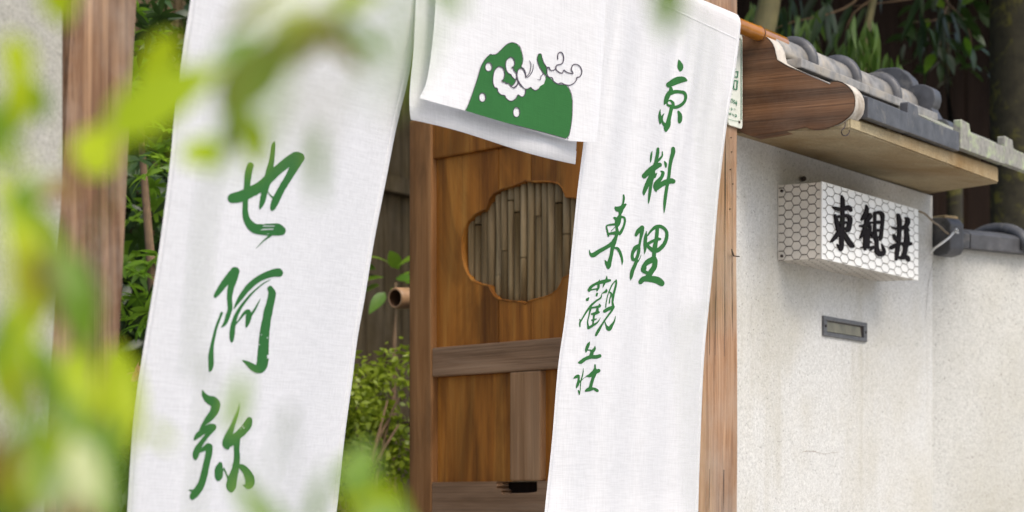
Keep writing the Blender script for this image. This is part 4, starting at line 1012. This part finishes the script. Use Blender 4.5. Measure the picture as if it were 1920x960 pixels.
# upper boards around the flower opening
fl_px = [(785, 240), (772, 246), (755, 253), (730, 262), (700, 270), (665, 284), (638, 300), (622, 322), (613, 348), (606, 368), (580, 378), (550, 395), (525, 420), (508, 455), (498, 495), (496, 540), (500, 590), (508, 625), (520, 655), (540, 682), (565, 695), (600, 703), (618, 708), (626, 730), (640, 752), (665, 768), (700, 774), (740, 776), (765, 779), (785, 787)]
fl = [on_door(660 + x / 2.4, 240 + y / 2.4) for x, y in fl_px]
cxf = on_door(985, 450)[0]
fl[0] = (cxf, fl[0][1]); fl[-1] = (cxf, fl[-1][1])
flower = fl + [(2 * cxf - x, z) for x, z in fl[1:-1]][::-1]
fcz = 1.818
def grow(k): 
    out = []
    n = len(flower)
    for i in range(n):
        a = Vector(flower[i - 1]); b = Vector(flower[(i + 1) % n]); t = (b - a).normalized(); nn = Vector((t.y, -t.x))
        c = Vector(flower[i]) - Vector((cxf, fcz))
        if nn.dot(c) < 0: nn = -nn
        out.append((flower[i][0] + nn.x * k, flower[i][1] + nn.y * k))
    return out
SCL = 1000.0
def board(x0, x1, z0, z1, y0, th):
    rect = [(x0 * SCL, z0 * SCL), (x1 * SCL, z0 * SCL), (x1 * SCL, z1 * SCL), (x0 * SCL, z1 * SCL)]
    hole = [(x * SCL, z * SCL) for x, z in grow(0.002)]
    V2, F = field_mesh([], [rect], [hole], 0, 0, 1.0, 4.0)
    V2 = [(min(max(x, x0 * SCL), x1 * SCL), min(max(z, z0 * SCL), z1 * SCL)) for x, z in V2]
    n = len(V2)
    V = [DM @ Vector((x / SCL, y0, z / SCL)) for x, z in V2] + [DM @ Vector((x / SCL, y0 + th, z / SCL)) for x, z in V2]
    Fs = [(a, a + n, b + n, b) for a, b in boundary(F)]
    return obj('panel_board', V, F + Fs, M['door_p'], door)
board(0.0945, 0.3415, 1.5835, 2.0525, 0.0165, 0.014)
board(0.3435, 0.4645, 1.5835, 2.0525, 0.0175, 0.014)
board(0.4672, DL - 0.0945, 1.5835, 2.0525, 0.017, 0.014)
dbox('backing_strip', 0.33, 0.48, 1.97, 2.05, 0.0325, 0.036, M['iron'], 0.0)
dbox('backing_strip', 0.44, 0.49, 1.585, 1.66, 0.0325, 0.036, M['iron'], 0.0)
# bevelled rim of the opening
ga, gbb, gc = grow(0.0045), grow(0.0018), grow(0.0)
V = [DM @ Vector((x, 0.0166, z)) for x, z in ga] + [DM @ Vector((x, 0.0148, z)) for x, z in gbb] + [DM @ Vector((x, 0.018, z)) for x, z in gc] + [DM @ Vector((x, 0.036, z)) for x, z in gc]
n = len(ga); F = []
for r_ in range(3):
    for k in range(n): F.append((r_ * n + k, r_ * n + (k + 1) % n, (r_ + 1) * n + (k + 1) % n, (r_ + 1) * n + k))
obj('window_rim', V, F, M['door_p'], door, True)
# bamboo slats behind the opening
x = 0.206; k = 0
while x < 0.72:
    w = rnd.uniform(0.0235, 0.0265)
    pts = []; rad = []
    ys_ = 0.0345 + rnd.uniform(0, 0.003); nd = rnd.uniform(1.68, 1.95); nd2 = nd + 0.26
    for z in sorted([1.655, 1.985] + [q + d for q in (nd, nd - 0.2) for d in (-0.004, 0, 0.004) if 1.66 < q < 1.98]):
        pts.append(DM @ Vector((x + w / 2 + 0.0006 * math.sin(z * 9 + k), ys_, z)))
        rad.append(w / 2 * (0.965 if abs(z - nd) > 0.0035 and abs(z - nd + 0.2) > 0.0035 else 1.0))
    MB().tube(pts, rad, 10).build('bamboo_slat', M['slat'], door, True)
    x += w + rnd.choice([0.0004, 0.0008, 0.0012, 0.005 if k in (8, 9) else 0.001]); k += 1
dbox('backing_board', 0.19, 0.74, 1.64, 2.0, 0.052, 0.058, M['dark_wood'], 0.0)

# bamboo rail that sticks out behind the door
bp = on_y(741, 559, 3.46); br_ = thing('bamboo_rail', bp, 'hollow bamboo tube end poking out behind the door', 'pole')
dirb = Vector((0.93, 0.28, 0.03)).normalized()
dv = Vector((0.64, -0.76, 0)); 
dirb = (dv * 0.75 + Vector((FX, FY, 0)) * 0.66 + Vector((0, 0, 0.06))).normalized()
Rb_ = 0.0285
a_ = dirb.cross(Vector((0, 0, 1))).normalized(); b_ = a_.cross(dirb)
V = []; F = []; n = 24
for (t, r) in ((0.10, 0.021), (0.0, 0.0215), (-0.002, 0.024), (0.0, 0.0275), (0.01, Rb_), (1.3, Rb_)):
    for k in range(n): V.append(bp + dirb * t + (a_ * math.cos(2 * math.pi * k / n) + b_ * math.sin(2 * math.pi * k / n)) * r)
for i in range(5):
    for k in range(n): F.append((i * n + k, i * n + (k + 1) % n, (i + 1) * n + (k + 1) % n, (i + 1) * n + k))
obj('tube', V[n:], [tuple(i - n for i in f) for f in F[n:]], M['bamboo_dry'], br_, True)
obj('bore', V[:2 * n], F[:n] + [tuple(range(n))], M['bamboo_in'], br_, True)

# ------------------------------------------------------------------ garden fence behind the gate
fence = thing('garden_fence', (7.0, 5.0, 0), 'grey brown board fence seen dimly between the banner and the door', 'fence')
x = 4.6
while x < 10.2:
    w = rnd.uniform(0.115, 0.135)
    MB().box(x, x + w - 0.006, 5.0 + rnd.uniform(0, 0.006), 5.03, 0.02, 3.1 + rnd.uniform(-0.01, 0.01), 0.003).build('board', M['fence_wood'], fence); x += w
for z in (0.6, 1.5, 2.37): MB().box(4.6, 10.2, 4.955, 4.999, z, z + 0.06, 0.003).build('fence_rail', M['fence_wood'], fence)

# ------------------------------------------------------------------ dark house behind the right wall
house = thing('timber_house', (12.0, 6.2, 0), 'dark brown timber house deep in shade behind the roofed wall', 'house')
hx0, hx1, hy = 9.4, 16.0, 4.7
x = hx0
while x < hx1:
    w = 0.21
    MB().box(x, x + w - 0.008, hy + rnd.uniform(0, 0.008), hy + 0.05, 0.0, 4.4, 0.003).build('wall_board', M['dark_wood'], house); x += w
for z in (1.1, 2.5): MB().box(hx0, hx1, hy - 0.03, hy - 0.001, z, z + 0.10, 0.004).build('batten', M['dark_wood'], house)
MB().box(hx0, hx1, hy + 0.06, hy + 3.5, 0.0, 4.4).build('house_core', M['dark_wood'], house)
MB().prism([Vector((hx0 - 0.5, hy - 1.0, 4.35)), Vector((hx0 - 0.5, hy + 2.0, 5.6)), Vector((hx0 - 0.5, hy + 4.6, 4.35)), Vector((hx0 - 0.5, hy + 4.6, 4.5)), Vector((hx0 - 0.5, hy + 2.0, 5.8)), Vector((hx0 - 0.5, hy - 1.0, 4.5))], Vector((hx1 - hx0 + 1.0, 0, 0))).build('roof', M['tile_dark'], house)

# ------------------------------------------------------------------ plants
def leaf_geo(L, W, curl=0.2, fold=0.15, n=5):
    V = []; F = []
    for i in range(n + 1):
        t = i / n; w = W * 0.5 * math.sin(math.pi * min(1, t ** 0.75)) ** 0.9 if 0 < t < 1 else 0.0004
        z = -curl * L * t * t; up = fold * w
        V += [(t * L, -w, z + up), (t * L, 0, z), (t * L, w, z + up)]
        if i:
            a = 3 * (i - 1); F += [(a, a + 3, a + 4, a + 1), (a + 1, a + 4, a + 5, a + 2)]
    return V, F
def leaf_mesh(name, L, W, mat, curl=0.2, fold=0.15, n=5):
    V, F = leaf_geo(L, W, curl, fold, n)
    me = bpy.data.meshes.new(name); me.from_pydata(V, [], F); me.materials.append(mat)
    me.polygons.foreach_set('use_smooth', [True] * len(F)); me.update(); return me
def place(name, me, parent, p, d, roll=0.0, scale=1.0):
    """link mesh me as a child of parent with its X axis along d at world point p"""
    d = Vector(d).normalized()
    q = d.to_track_quat('X', 'Z') @ Matrix.Rotation(roll, 3, 'X').to_quaternion()
    o = bpy.data.objects.new(name, me); COL.objects.link(o); o.parent = parent
    o.location = Vector(p) - Vector(parent.location); o.rotation_mode = 'QUATERNION'; o.rotation_quaternion = q
    o.scale = (scale,) * 3
    return o
def add_leaf(mb, p, d, L, W, roll, curl=0.2):
    V, F = leaf_geo(L, W, curl, 0.15, 4)
    q = Vector(d).normalized().to_track_quat('X', 'Z') @ Matrix.Rotation(roll, 3, 'X').to_quaternion()
    mb.add([Vector(p) + q @ Vector(v) for v in V], F)
def rosette_mesh(name, mat, n=9, L=0.075, W=0.02, seed=0):
    r = random.Random(seed); mb = MB()
    for k in range(n):
        a = 2 * math.pi * k / n + r.uniform(-0.2, 0.2); e = r.uniform(-0.15, 0.55)
        add_leaf(mb, (0, 0, 0), (math.cos(a) * math.cos(e), math.sin(a) * math.cos(e), math.sin(e)), L * r.uniform(0.75, 1.15), W * r.uniform(0.85, 1.15), r.uniform(-0.3, 0.3), 0.35)
    me = bpy.data.meshes.new(name); me.from_pydata(mb.V, [], mb.F); me.materials.append(mat)
    me.polygons.foreach_set('use_smooth', [True] * len(mb.F)); me.update(); return me
def cloud_leaves(name, parent, mat, centre, rad, count, L, W, seed, hollow=0.35, lumps=6):
    """one crown: leaves in clumps through the volume, one mesh"""
    r = random.Random(seed); mb = MB(); c = Vector(centre)
    cl = []
    for k in range(lumps):
        v = Vector((r.gauss(0, 1), r.gauss(0, 1), r.gauss(0, 1))).normalized() * r.uniform(0.35, 0.95)
        cl.append((Vector((v.x * rad[0], v.y * rad[1], v.z * rad[2])), r.uniform(0.22, 0.45)))
    for k in range(count):
        o, s = r.choice(cl)
        v = Vector((r.gauss(0, 1), r.gauss(0, 1), r.gauss(0, 1))).normalized() * (r.random() ** 0.45) * s
        p = c + o + Vector((v.x * rad[0], v.y * rad[1], v.z * rad[2]))
        d = (v + Vector((r.uniform(-1, 1), r.uniform(-1, 1), r.uniform(-0.9, 0.5)))).normalized()
        add_leaf(mb, p, d, L * r.uniform(0.6, 1.2), W * r.uniform(0.7, 1.2), r.uniform(-1.2, 1.2), 0.25)
    o = mb.build(name, mat, parent, True); o['kind'] = 'stuff'
    return o

# rosette shrub in the gap left of the big banner
sh = thing('rosette_shrub', (*at(290, 900, 6.3).to_2d(), 0), 'shrub with bright green leaf whorls in the gap between left post and banner', 'shrub')
base = Vector(sh.location)
MB().tube([base, base + Vector((0.02, 0.02, 0.6)), base + Vector((0.05, 0, 1.3)), base + Vector((0.0, 0.05, 2.2))], [0.03, 0.025, 0.018, 0.008], 8).build('stem', M['twig'], sh, True)
ros = [rosette_mesh('leaf_whorl', M['leaf_mid'], 9, 0.062, 0.017, s) for s in range(4)]
rosd = [rosette_mesh('leaf_whorl', M['leaf_dark'], 9, 0.07, 0.02, s + 9) for s in range(3)]
fixed = [(262, 515, 0), (285, 505, 0), (258, 560, 0), (280, 585, 0), (268, 610, 0), (300, 480, 0), (252, 600, 0), (305, 300, 0), (275, 330, 0), (290, 350, 0), (320, 90, 1), (280, 60, 1), (300, 30, 1), (265, 100, 1), (325, 150, 1), (290, 120, 1), (255, 20, 0), (275, 215, 0), (310, 245, 0), (262, 300, 1)]
for px, py, kd in fixed:
    p = at(px, py, rnd.uniform(6.0, 6.5)); me = rnd.choice(rosd if kd else ros)
    place('leaf_whorl', me, sh, p, (rnd.uniform(-1, 1), rnd.uniform(-1, 1), rnd.uniform(-0.3, 0.3)), rnd.uniform(-0.8, 0.8), rnd.uniform(0.8, 1.2))
for k in range(110):
    p = at(rnd.uniform(150, 420), rnd.uniform(-120, 960), rnd.uniform(6.3, 6.9)); me = rnd.choice(rosd if rnd.random() < 0.5 else ros)
    place('leaf_whorl', me, sh, p, (rnd.uniform(-1, 1), rnd.uniform(-1, 1), rnd.uniform(-0.4, 0.4)), rnd.uniform(-1, 1), rnd.uniform(0.8, 1.3))
# dark hedge behind it
hedge = thing('dark_hedge', (*at(300, 900, 7.6).to_2d(), 0), 'dense dark hedge filling the shade behind the shrub with whorled leaves', 'hedge')
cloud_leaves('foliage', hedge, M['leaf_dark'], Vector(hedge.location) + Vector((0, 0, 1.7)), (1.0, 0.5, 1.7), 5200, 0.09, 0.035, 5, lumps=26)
MB().tube([Vector(hedge.location), Vector(hedge.location) + Vector((0.05, 0.05, 2.4))], [0.05, 0.02], 8).build('trunk', M['twig'], hedge, True)
# azalea with one pink flower
az = thing('flowering_azalea', (*at(255, 900, 5.6).to_2d(), 0), 'low azalea with a single pink flower beside the left edge of the banner', 'shrub')
cloud_leaves('foliage', az, M['leaf_bush'], at(240, 745, 5.6), (0.13, 0.1, 0.12), 900, 0.028, 0.012, 8, lumps=12)
MB().tube([Vector(az.location), at(250, 800, 5.6), at(258, 705, 5.55)], [0.012, 0.008, 0.003], 6).build('stem', M['twig'], az, True)
pet = MB()
fc = at(257, 699, 5.42)
for k in range(5):
    a = 2 * math.pi * k / 5; add_leaf(pet, fc, (-0.7 + 0.3 * math.sin(a), -0.5 + 0.7 * math.cos(a), 0.9 * math.sin(a)), 0.03, 0.022, a, 0.2)
pet.build('flower', M['petal'], az, True)

# azalea bush between banner and door
bush = thing('garden_bush', (*at(705, 900, 7.0).to_2d(), 0), 'small leaved olive green bush between the banner and the open door', 'shrub')
cloud_leaves('foliage', bush, M['leaf_bush'], at(694, 815, 7.0), (0.27, 0.2, 0.27), 3800, 0.029, 0.014, 11, lumps=30)
bb = Vector(bush.location)
for k in range(7):
    MB().tube([bb + Vector((rnd.uniform(-0.05, 0.05), rnd.uniform(-0.05, 0.05), 0)), at(694 + rnd.uniform(-30, 30), 900, 7.0), at(694 + rnd.uniform(-60, 60), 730 + rnd.uniform(0, 90), 7.0 + rnd.uniform(-0.1, 0.1))], [0.012, 0.008, 0.003], 6).build('twig', M['twig'], bush, True)
# broad leaved plant in front of the fence
bl = thing('broad_leaf_plant', (*at(735, 900, 7.8).to_2d(), 0), 'plant with broad bright green leaves above the bamboo tube', 'plant')
lm = leaf_mesh('leaf', 0.105, 0.048, M['leaf_mid'], 0.25)
MB().tube([Vector(bl.location), at(738, 700, 7.8), at(742, 530, 7.75)], [0.015, 0.01, 0.004], 6).build('stem', M['twig'], bl, True)
for px, py, dx, dz in ((728, 492, -0.6, 0.3), (745, 500, 0.5, 0.35), (720, 520, -0.8, 0.0), (742, 522, 0.7, 0.05), (712, 535, -0.7, -0.2), (735, 540, 0.3, -0.3), (755, 515, 0.9, 0.2), (705, 505, -0.9, 0.2), (722, 548, -0.4, -0.5), (748, 505, -0.2, 0.4), (758, 530, 0.8, -0.1)):
    p = at(px, py, 7.7 + rnd.uniform(-0.1, 0.1)); d = Vector((0.5, -0.866, 0)) * dx + Vector((0, 0, dz)) + Vector((-FX, -FY, 0)) * 0.4
    place('leaf', lm, bl, p, d, rnd.uniform(-0.8, 0.8), rnd.uniform(0.7, 1.1))

# mossy trunk behind the low wall, at the right edge
def trunk_tube(pxs, d, rads):
    P = [at(px, py, d) for px, py in pxs]; b = P[-1].copy(); b.z = 0.0
    return MB().tube([tuple(p) for p in catmull([tuple(p) for p in P] + [tuple(b)], 0.12)], list(np.interp(np.linspace(0, 1, len(catmull([tuple(p) for p in P] + [tuple(b)], 0.12))), np.linspace(0, 1, len(rads)), rads)), 16), b
mt, mb_base = trunk_tube([(1890, -700), (1902, -300), (1910, 0), (1916, 250), (1922, 450)], 8.6, [0.10, 0.105, 0.105, 0.115, 0.125, 0.17])
moss = thing('mossy_tree', mb_base, 'mossy tree trunk standing at the right edge behind the lower wall', 'tree')
mt.build('trunk', M['bark'], moss, True)
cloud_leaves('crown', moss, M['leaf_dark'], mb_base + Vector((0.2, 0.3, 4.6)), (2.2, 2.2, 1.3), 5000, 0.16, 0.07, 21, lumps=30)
st_, sb_ = trunk_tube([(1478, -500), (1458, -200), (1443, 0), (1430, 60), (1412, 200), (1400, 420)], 7.9, [0.030, 0.033, 0.038, 0.042, 0.05, 0.06])
slim = thing('slim_tree', sb_, 'slender olive barked tree leaning behind the end of the bamboo pole', 'tree')
st_.build('trunk', M['bark_y'], slim, True)
cloud_leaves('crown', slim, M['leaf_mid'], at(1478, -520, 7.9) + Vector((0.1, 0.2, 0.3)), (1.6, 1.5, 0.9), 3600, 0.12, 0.05, 22, lumps=24)
# bamboo: drooping leaves over the roof ridge
bam = thing('bamboo_plant', (*at(1600, 400, 8.3).to_2d(), 0), 'bamboo with drooping narrow green leaves above the ridge of the tiled wall', 'bamboo')
b0 = Vector(bam.location)
MB().tube([b0, at(1610, 200, 8.4), at(1625, 60, 8.35), at(1690, -260, 8.3)], [0.02, 0.017, 0.014, 0.008], 10).build('culm', M['bark_y'], bam, True)
def branch(pts, d, r0, r1, parent, mat=None):
    P = catmull([tuple(at(px, py, d + dd)) for px, py, dd in pts], 0.04)
    MB().tube([tuple(p) for p in P], list(np.linspace(r0, r1, len(P))), 6).build('branch', mat or M['twig'], parent, True); return P
branch([(1650, -60, 0), (1600, 5, 0), (1540, 30, -0.05), (1490, 40, -0.1), (1440, 60, -0.1)], 8.3, 0.006, 0.002, bam)
branch([(1690, -40, 0), (1640, -5, 0), (1600, 25, 0), (1585, 60, 0)], 8.3, 0.005, 0.0015, bam)
branch([(1760, -10, 0), (1680, 2, 0), (1600, 12, 0)], 8.35, 0.004, 0.002, bam)
bl_me = [leaf_mesh('leaf', 0.135, 0.021, M['leaf_bamboo'], c, 0.2, 6) for c in (0.1, 0.25, 0.4)]
bl_dk = [leaf_mesh('leaf', 0.15, 0.027, M['leaf_dark'], c, 0.2, 6) for c in (0.1, 0.3)]
def droop(px, py, n, d, mes, spread=0.5, dn=1.0, s0=0.7, s1=1.15, par=bam):
    for k in range(n):
        p = at(px + rnd.uniform(-6, 6), py + rnd.uniform(-7, 7), d + rnd.uniform(-0.1, 0.1))
        dd = Vector((0.5, -0.866, 0)) * rnd.uniform(-spread, spread) + Vector((0, 0, -dn)) + Vector((-FX, -FY, 0)) * rnd.uniform(-0.3, 0.3)
        place('leaf', rnd.choice(mes), par, p, dd, rnd.uniform(-1.6, 1.6), rnd.uniform(s0, s1))
for (px, py, n) in ((1602, 30, 6), (1595, 60, 7), (1612, 75, 6), (1585, 85, 5), (1622, 45, 4), (1608, 105, 4), (1640, 40, 4), (1572, 60, 3), (1635, 95, 3), (1650, 110, 4), (1665, 100, 4), (1690, 120, 3), (1680, 105, 3)):
    droop(px, py, n, 8.25, bl_me, 0.45)
for (px, py, n) in ((1495, 30, 4), (1510, 40, 4), (1480, 50, 3), (1530, 20, 4), (1465, 15, 4), (1550, 10, 3), (1410, 10, 5), (1400, 40, 4), (1435, 25, 3)):
    droop(px, py, n, 8.2, bl_me if rnd.random() < 0.6 else bl_dk, 0.6)
for k in range(22):
    droop(rnd.uniform(1390, 1820), rnd.uniform(-40, 60), 2, 8.8, bl_dk, 0.7)
# broad leaved branch hanging in front of the dark house
lv = thing('leafy_tree', (*at(1790, 400, 9.0).to_2d(), 0), 'leafy branch with oval dark green leaves hanging before the dark house', 'tree')
MB().tube([Vector(lv.location), at(1790, 300, 9.3), at(1770, 100, 9.3), at(1765, -200, 9.2)], [0.035, 0.03, 0.025, 0.02], 8).build('trunk', M['bark'], lv, True)
branch([(1766, -60, 0.1), (1775, 10, 0), (1760, 35, -0.1), (1735, 40, -0.15), (1705, 42, -0.2)], 9.1, 0.006, 0.002, lv)
branch([(1775, 5, 0), (1795, 25, -0.1), (1815, 50, -0.1), (1822, 90, -0.1)], 9.1, 0.005, 0.0015, lv)
branch([(1760, 35, -0.1), (1765, 70, -0.1), (1755, 110, -0.1)], 9.1, 0.004, 0.0015, lv)
ov = [leaf_mesh('leaf', 0.085, 0.038, m_, 0.2, 0.2, 6) for m_ in (M['leaf_mid'], M['leaf_dark'], M['leaf_dark'])]
for px, py, dx, dz in ((1722, 40, -1, -0.15), (1742, 35, -0.3, -0.5), (1750, 20, 0.1, 0.9), (1760, 33, 0.8, -0.15), (1765, 48, 0.2, -0.8), (1785, 33, 0.9, -0.1), (1800, 35, 0.6, -0.5), (1806, 38, 0.8, -0.5), (1815, 65, -0.2, -0.9), (1808, 70, 0.4, -0.9), (1822, 60, 0.6, -0.6), (1818, 88, 0.3, -0.9), (1748, 78, -0.8, -0.4), (1760, 85, 0.3, -0.9), (1752, 100, -0.5, -0.8), (1768, 70, 0.7, -0.6), (1775, 100, 0.4, -0.9), (1762, 118, 0.1, -1), (1735, 60, -0.5, -0.8), (1790, 60, 0.3, -0.8), (1770, 15, -0.6, 0.5), (1800, 10, 0.6, 0.4), (1830, 20, 0.9, 0), (1845, 15, 0.5, -0.4)):
    p = at(px, py, 8.95 + rnd.uniform(-0.06, 0.06)); d = Vector((0.5, -0.866, 0)) * dx + Vector((0, 0, dz)) + Vector((-FX, -FY, 0)) * rnd.uniform(0, 0.5)
    place('leaf', rnd.choice(ov), lv, p, d, rnd.uniform(-0.7, 0.7), rnd.uniform(0.75, 1.15))
for k in range(60):
    p = at(rnd.uniform(1690, 1850), rnd.uniform(-60, 150), 9.5 + rnd.uniform(-0.1, 0.1))
    place('leaf', ov[1], lv, p, (rnd.uniform(-1, 1), rnd.uniform(-1, 1), rnd.uniform(-1, 0.2)), rnd.uniform(-1, 1), rnd.uniform(0.8, 1.3))
# unseen canopy tree, added to shade the garden and house
can = thing('shade_tree', (7.4, 7.0, 0), 'unseen tree added so that its dark crown shades the space behind the gate', 'tree')
MB().tube([(7.4, 7.0, 0), (7.45, 7.0, 2.0), (7.3, 6.9, 4.5)], [0.16, 0.13, 0.09], 12).build('trunk', M['bark'], can, True)
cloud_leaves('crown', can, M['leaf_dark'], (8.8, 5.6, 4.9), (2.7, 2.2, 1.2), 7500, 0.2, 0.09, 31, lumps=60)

# ------------------------------------------------------------------ out-of-focus sprays close to the camera
fore_l = leaf_mesh('leaf', 0.045, 0.019, M['leaf_fore'], 0.15, 0.2, 6)
fore_g = leaf_mesh('leaf', 0.050, 0.018, M['leaf_fore_g'], 0.15, 0.2, 6)
fore_o = leaf_mesh('leaf', 0.050, 0.016, M['leaf_olive'], 0.15, 0.2, 6)
fore_b = leaf_mesh('leaf', 0.040, 0.018, M['leaf_brown'], 0.15, 0.2, 6)
fore_p = leaf_mesh('leaf', 0.045, 0.019, M['leaf_pale'], 0.15, 0.2, 6)
KIND = {'p': fore_p, 'l': fore_l, 'g': fore_g, 'o': fore_o, 'b': fore_b}
FD = 1.4
def spray(name, label, root, stems, leaves):
    t = thing(name, root, label, 'shrub', 'blurred shrubs close to the camera')
    for path in stems:
        P = [Vector(root)] + [at(px, py, d * FD) for px, py, d in path]
        C = catmull([tuple(p) for p in P], 0.03)
        MB().tube([tuple(p) for p in C], list(np.linspace(0.0011, 0.0004, len(C))), 6).build('stem', M['leaf_fore_g'], t, True)
    for (x0, y0, x1, y1, d, kd, wf) in leaves:
        d *= FD; a = at(x0, y0, d); b = at(x1, y1, d + rnd.uniform(-0.015, 0.015)); L = (b - a).length
        o = place('leaf', KIND[kd], t, a, b - a, rnd.uniform(-0.5, 0.5) + 1.2, 1.0)
        k = L / 0.047; o.scale = (k, k * wf * 1.55, k)
        # turn the blade towards the lens so it reads at its width
        xax = (b - a).normalized(); zax = (CAMP - a); zax = (zax - xax * zax.dot(xax)).normalized(); zax = (zax + Vector((rnd.uniform(-.35, .35), rnd.uniform(-.35, .35), 0.35))); zax = (zax - xax * zax.dot(xax)).normalized()
        yax = zax.cross(xax)
        o.rotation_quaternion = Matrix((xax, yax, zax)).transposed().to_quaternion()
    return t
spray('leafy_shrub', 'bright yellow green shrub, out of focus at the left edge close to the camera', (0.42, 0.66, 0.0),
      [[(60, 1300, 0.75), (70, 700, 0.7), (40, 300, 0.68), (60, 60, 0.66)], [(100, 1200, 0.75), (130, 760, 0.72), (180, 420, 0.7), (320, 170, 0.68)]],
      [(95, -60, 130, 60, .66, 'l', 1.0), (20, 60, 50, 190, .62, 'l', .8), (45, 130, 25, 260, .66, 'l', .8), (60, 150, 85, 230, .7, 'g', .9), (195, 255, 420, 105, .62, 'l', .65), (150, 250, 215, 305, .66, 'l', 1.4), (330, 60, 250, 180, .7, 'l', .7),
       (160, 330, 215, 250, .7, 'l', 1.2), (60, 330, 20, 480, .65, 'g', .7), (80, 440, 150, 560, .62, 'g', .7), (130, 470, 175, 640, .66, 'g', .7), (40, 560, 10, 720, .6, 'l', .8), (70, 480, 60, 640, .7, 'l', .7), (20, 380, 80, 470, .7, 'o', .8), (150, 340, 60, 380, .66, 'b', .7),
       (60, 640, 120, 760, .66, 'g', .7), (5, 640, 50, 820, .6, 'l', .8), (215, 640, 240, 840, .7, 'l', .6), (130, 740, 215, 980, .6, 'g', .8), (100, 480, 170, 660, .62, 'g', .55), (70, 390, 140, 540, .66, 'g', .5), (140, 800, 235, 990, .64, 'g', .5), (120, 760, 150, 880, .62, 'p', .8), (60, 860, 120, 980, .6, 'p', .8), (110, 330, 30, 375, .66, 'p', .7), (0, 860, 45, 980, .62, 'b', .9), (235, 690, 250, 850, .66, 'l', .5), (90, 800, 150, 960, .58, 'l', .8), (20, 820, 60, 960, .6, 'b', 1.0), (0, 840, 40, 960, .62, 'o', 1.0), (160, 650, 100, 800, .68, 'l', .7), (235, 740, 235, 860, .7, 'l', .7), (-20, 180, 10, 330, .6, 'g', .8), (-30, 880, 30, 1010, .6, 'g', 1.0)])
r9 = random.Random(5)
extra = []
for q in range(42):
    x0 = r9.uniform(-40, 215); y0 = r9.uniform(330, 1010); a = r9.uniform(-2.5, -0.6) if r9.random() < 0.7 else r9.uniform(0.6, 2.4); L = r9.uniform(90, 210)
    if x0 > 90 and y0 < 760: continue
    extra.append((x0, y0, x0 + L * 0.5 * math.cos(a), y0 + L * math.sin(a), r9.uniform(0.42, 0.68), r9.choice('llllgggoobp'), r9.uniform(0.3, 0.6)))
spray('leafy_shrub', 'dense green shrub, out of focus in the lower left corner close to the camera', (0.36, 0.60, 0.0),
      [[(20, 1300, 0.6), (30, 800, 0.58), (15, 420, 0.56)], [(80, 1300, 0.62), (110, 900, 0.6), (90, 600, 0.6)], [(150, 1300, 0.64), (190, 950, 0.62), (150, 720, 0.6)]], extra)
spray('leafy_shrub', 'olive and yellow green twig, out of focus across the upper part of the left banner', (0.50, 0.60, 0.0),
      [[(330, 1300, 0.66), (360, 700, 0.64), (400, 300, 0.62), (470, 130, 0.6), (640, 30, 0.6), (850, -30, 0.62)]],
      [(405, 210, 560, 60, .6, 'o', .9), (470, 130, 640, 25, .6, 'o', .8), (590, 45, 690, 130, .62, 'o', .6), (400, 110, 480, 60, .58, 'g', .7), (640, 40, 720, 100, .6, 'g', .6), (450, 170, 420, 290, .62, 'o', .7), (370, 260, 405, 320, .66, 'l', 1.3), (465, 210, 490, 330, .62, 'l', .9), (350, 265, 410, 310, .66, 'l', 1.2), (430, 170, 455, 270, .62, 'o', .8), (440, 150, 470, 260, .64, 'g', .6), (620, 10, 720, -20, .6, 'l', .6), (420, 60, 520, -30, .58, 'o', .4), (440, 330, 520, 20, .30, 'g', .35), (560, 300, 620, 60, .28, 'o', .25), (700, 200, 820, -40, .30, 'g', .35), (480, 20, 640, -40, .3, 'l', .5), (800, -50, 880, 20, .62, 'g', .6), (600, 230, 590, 380, .57, 'g', .35)])
spray('leafy_shrub', 'pale green shoots, out of focus along the lower edge of the left banner', (0.62, 0.52, 0.0),
      [[(640, 1250, 0.7), (660, 1000, 0.68), (680, 860, 0.66)], [(560, 1250, 0.66), (480, 960, 0.64), (440, 830, 0.62)]],
      [(655, 930, 690, 830, .68, 'g', 1.2), (670, 960, 790, 985, .68, 'g', .9), (700, 905, 770, 1000, .68, 'l', .8), (690, 990, 640, 860, .7, 'l', .6), (500, 1000, 440, 880, .62, 'g', .5), (580, 1000, 610, 880, .64, 'g', .35), (430, 820, 460, 690, .62, 'g', .45), (280, 800, 330, 840, .6, 'l', .6), (540, 1010, 500, 930, .6, 'g', .5)])
spray('leafy_shrub', 'single pale green leaf tip, out of focus at the top of the right banner', (0.62, 0.10, 0.0),
      [[(1330, 1250, 0.62), (1350, 600, 0.58), (1320, 100, 0.55), (1262, -60, 0.56)]] , 
      [(1245, -60, 1258, 75, .58, 'g', .75)])
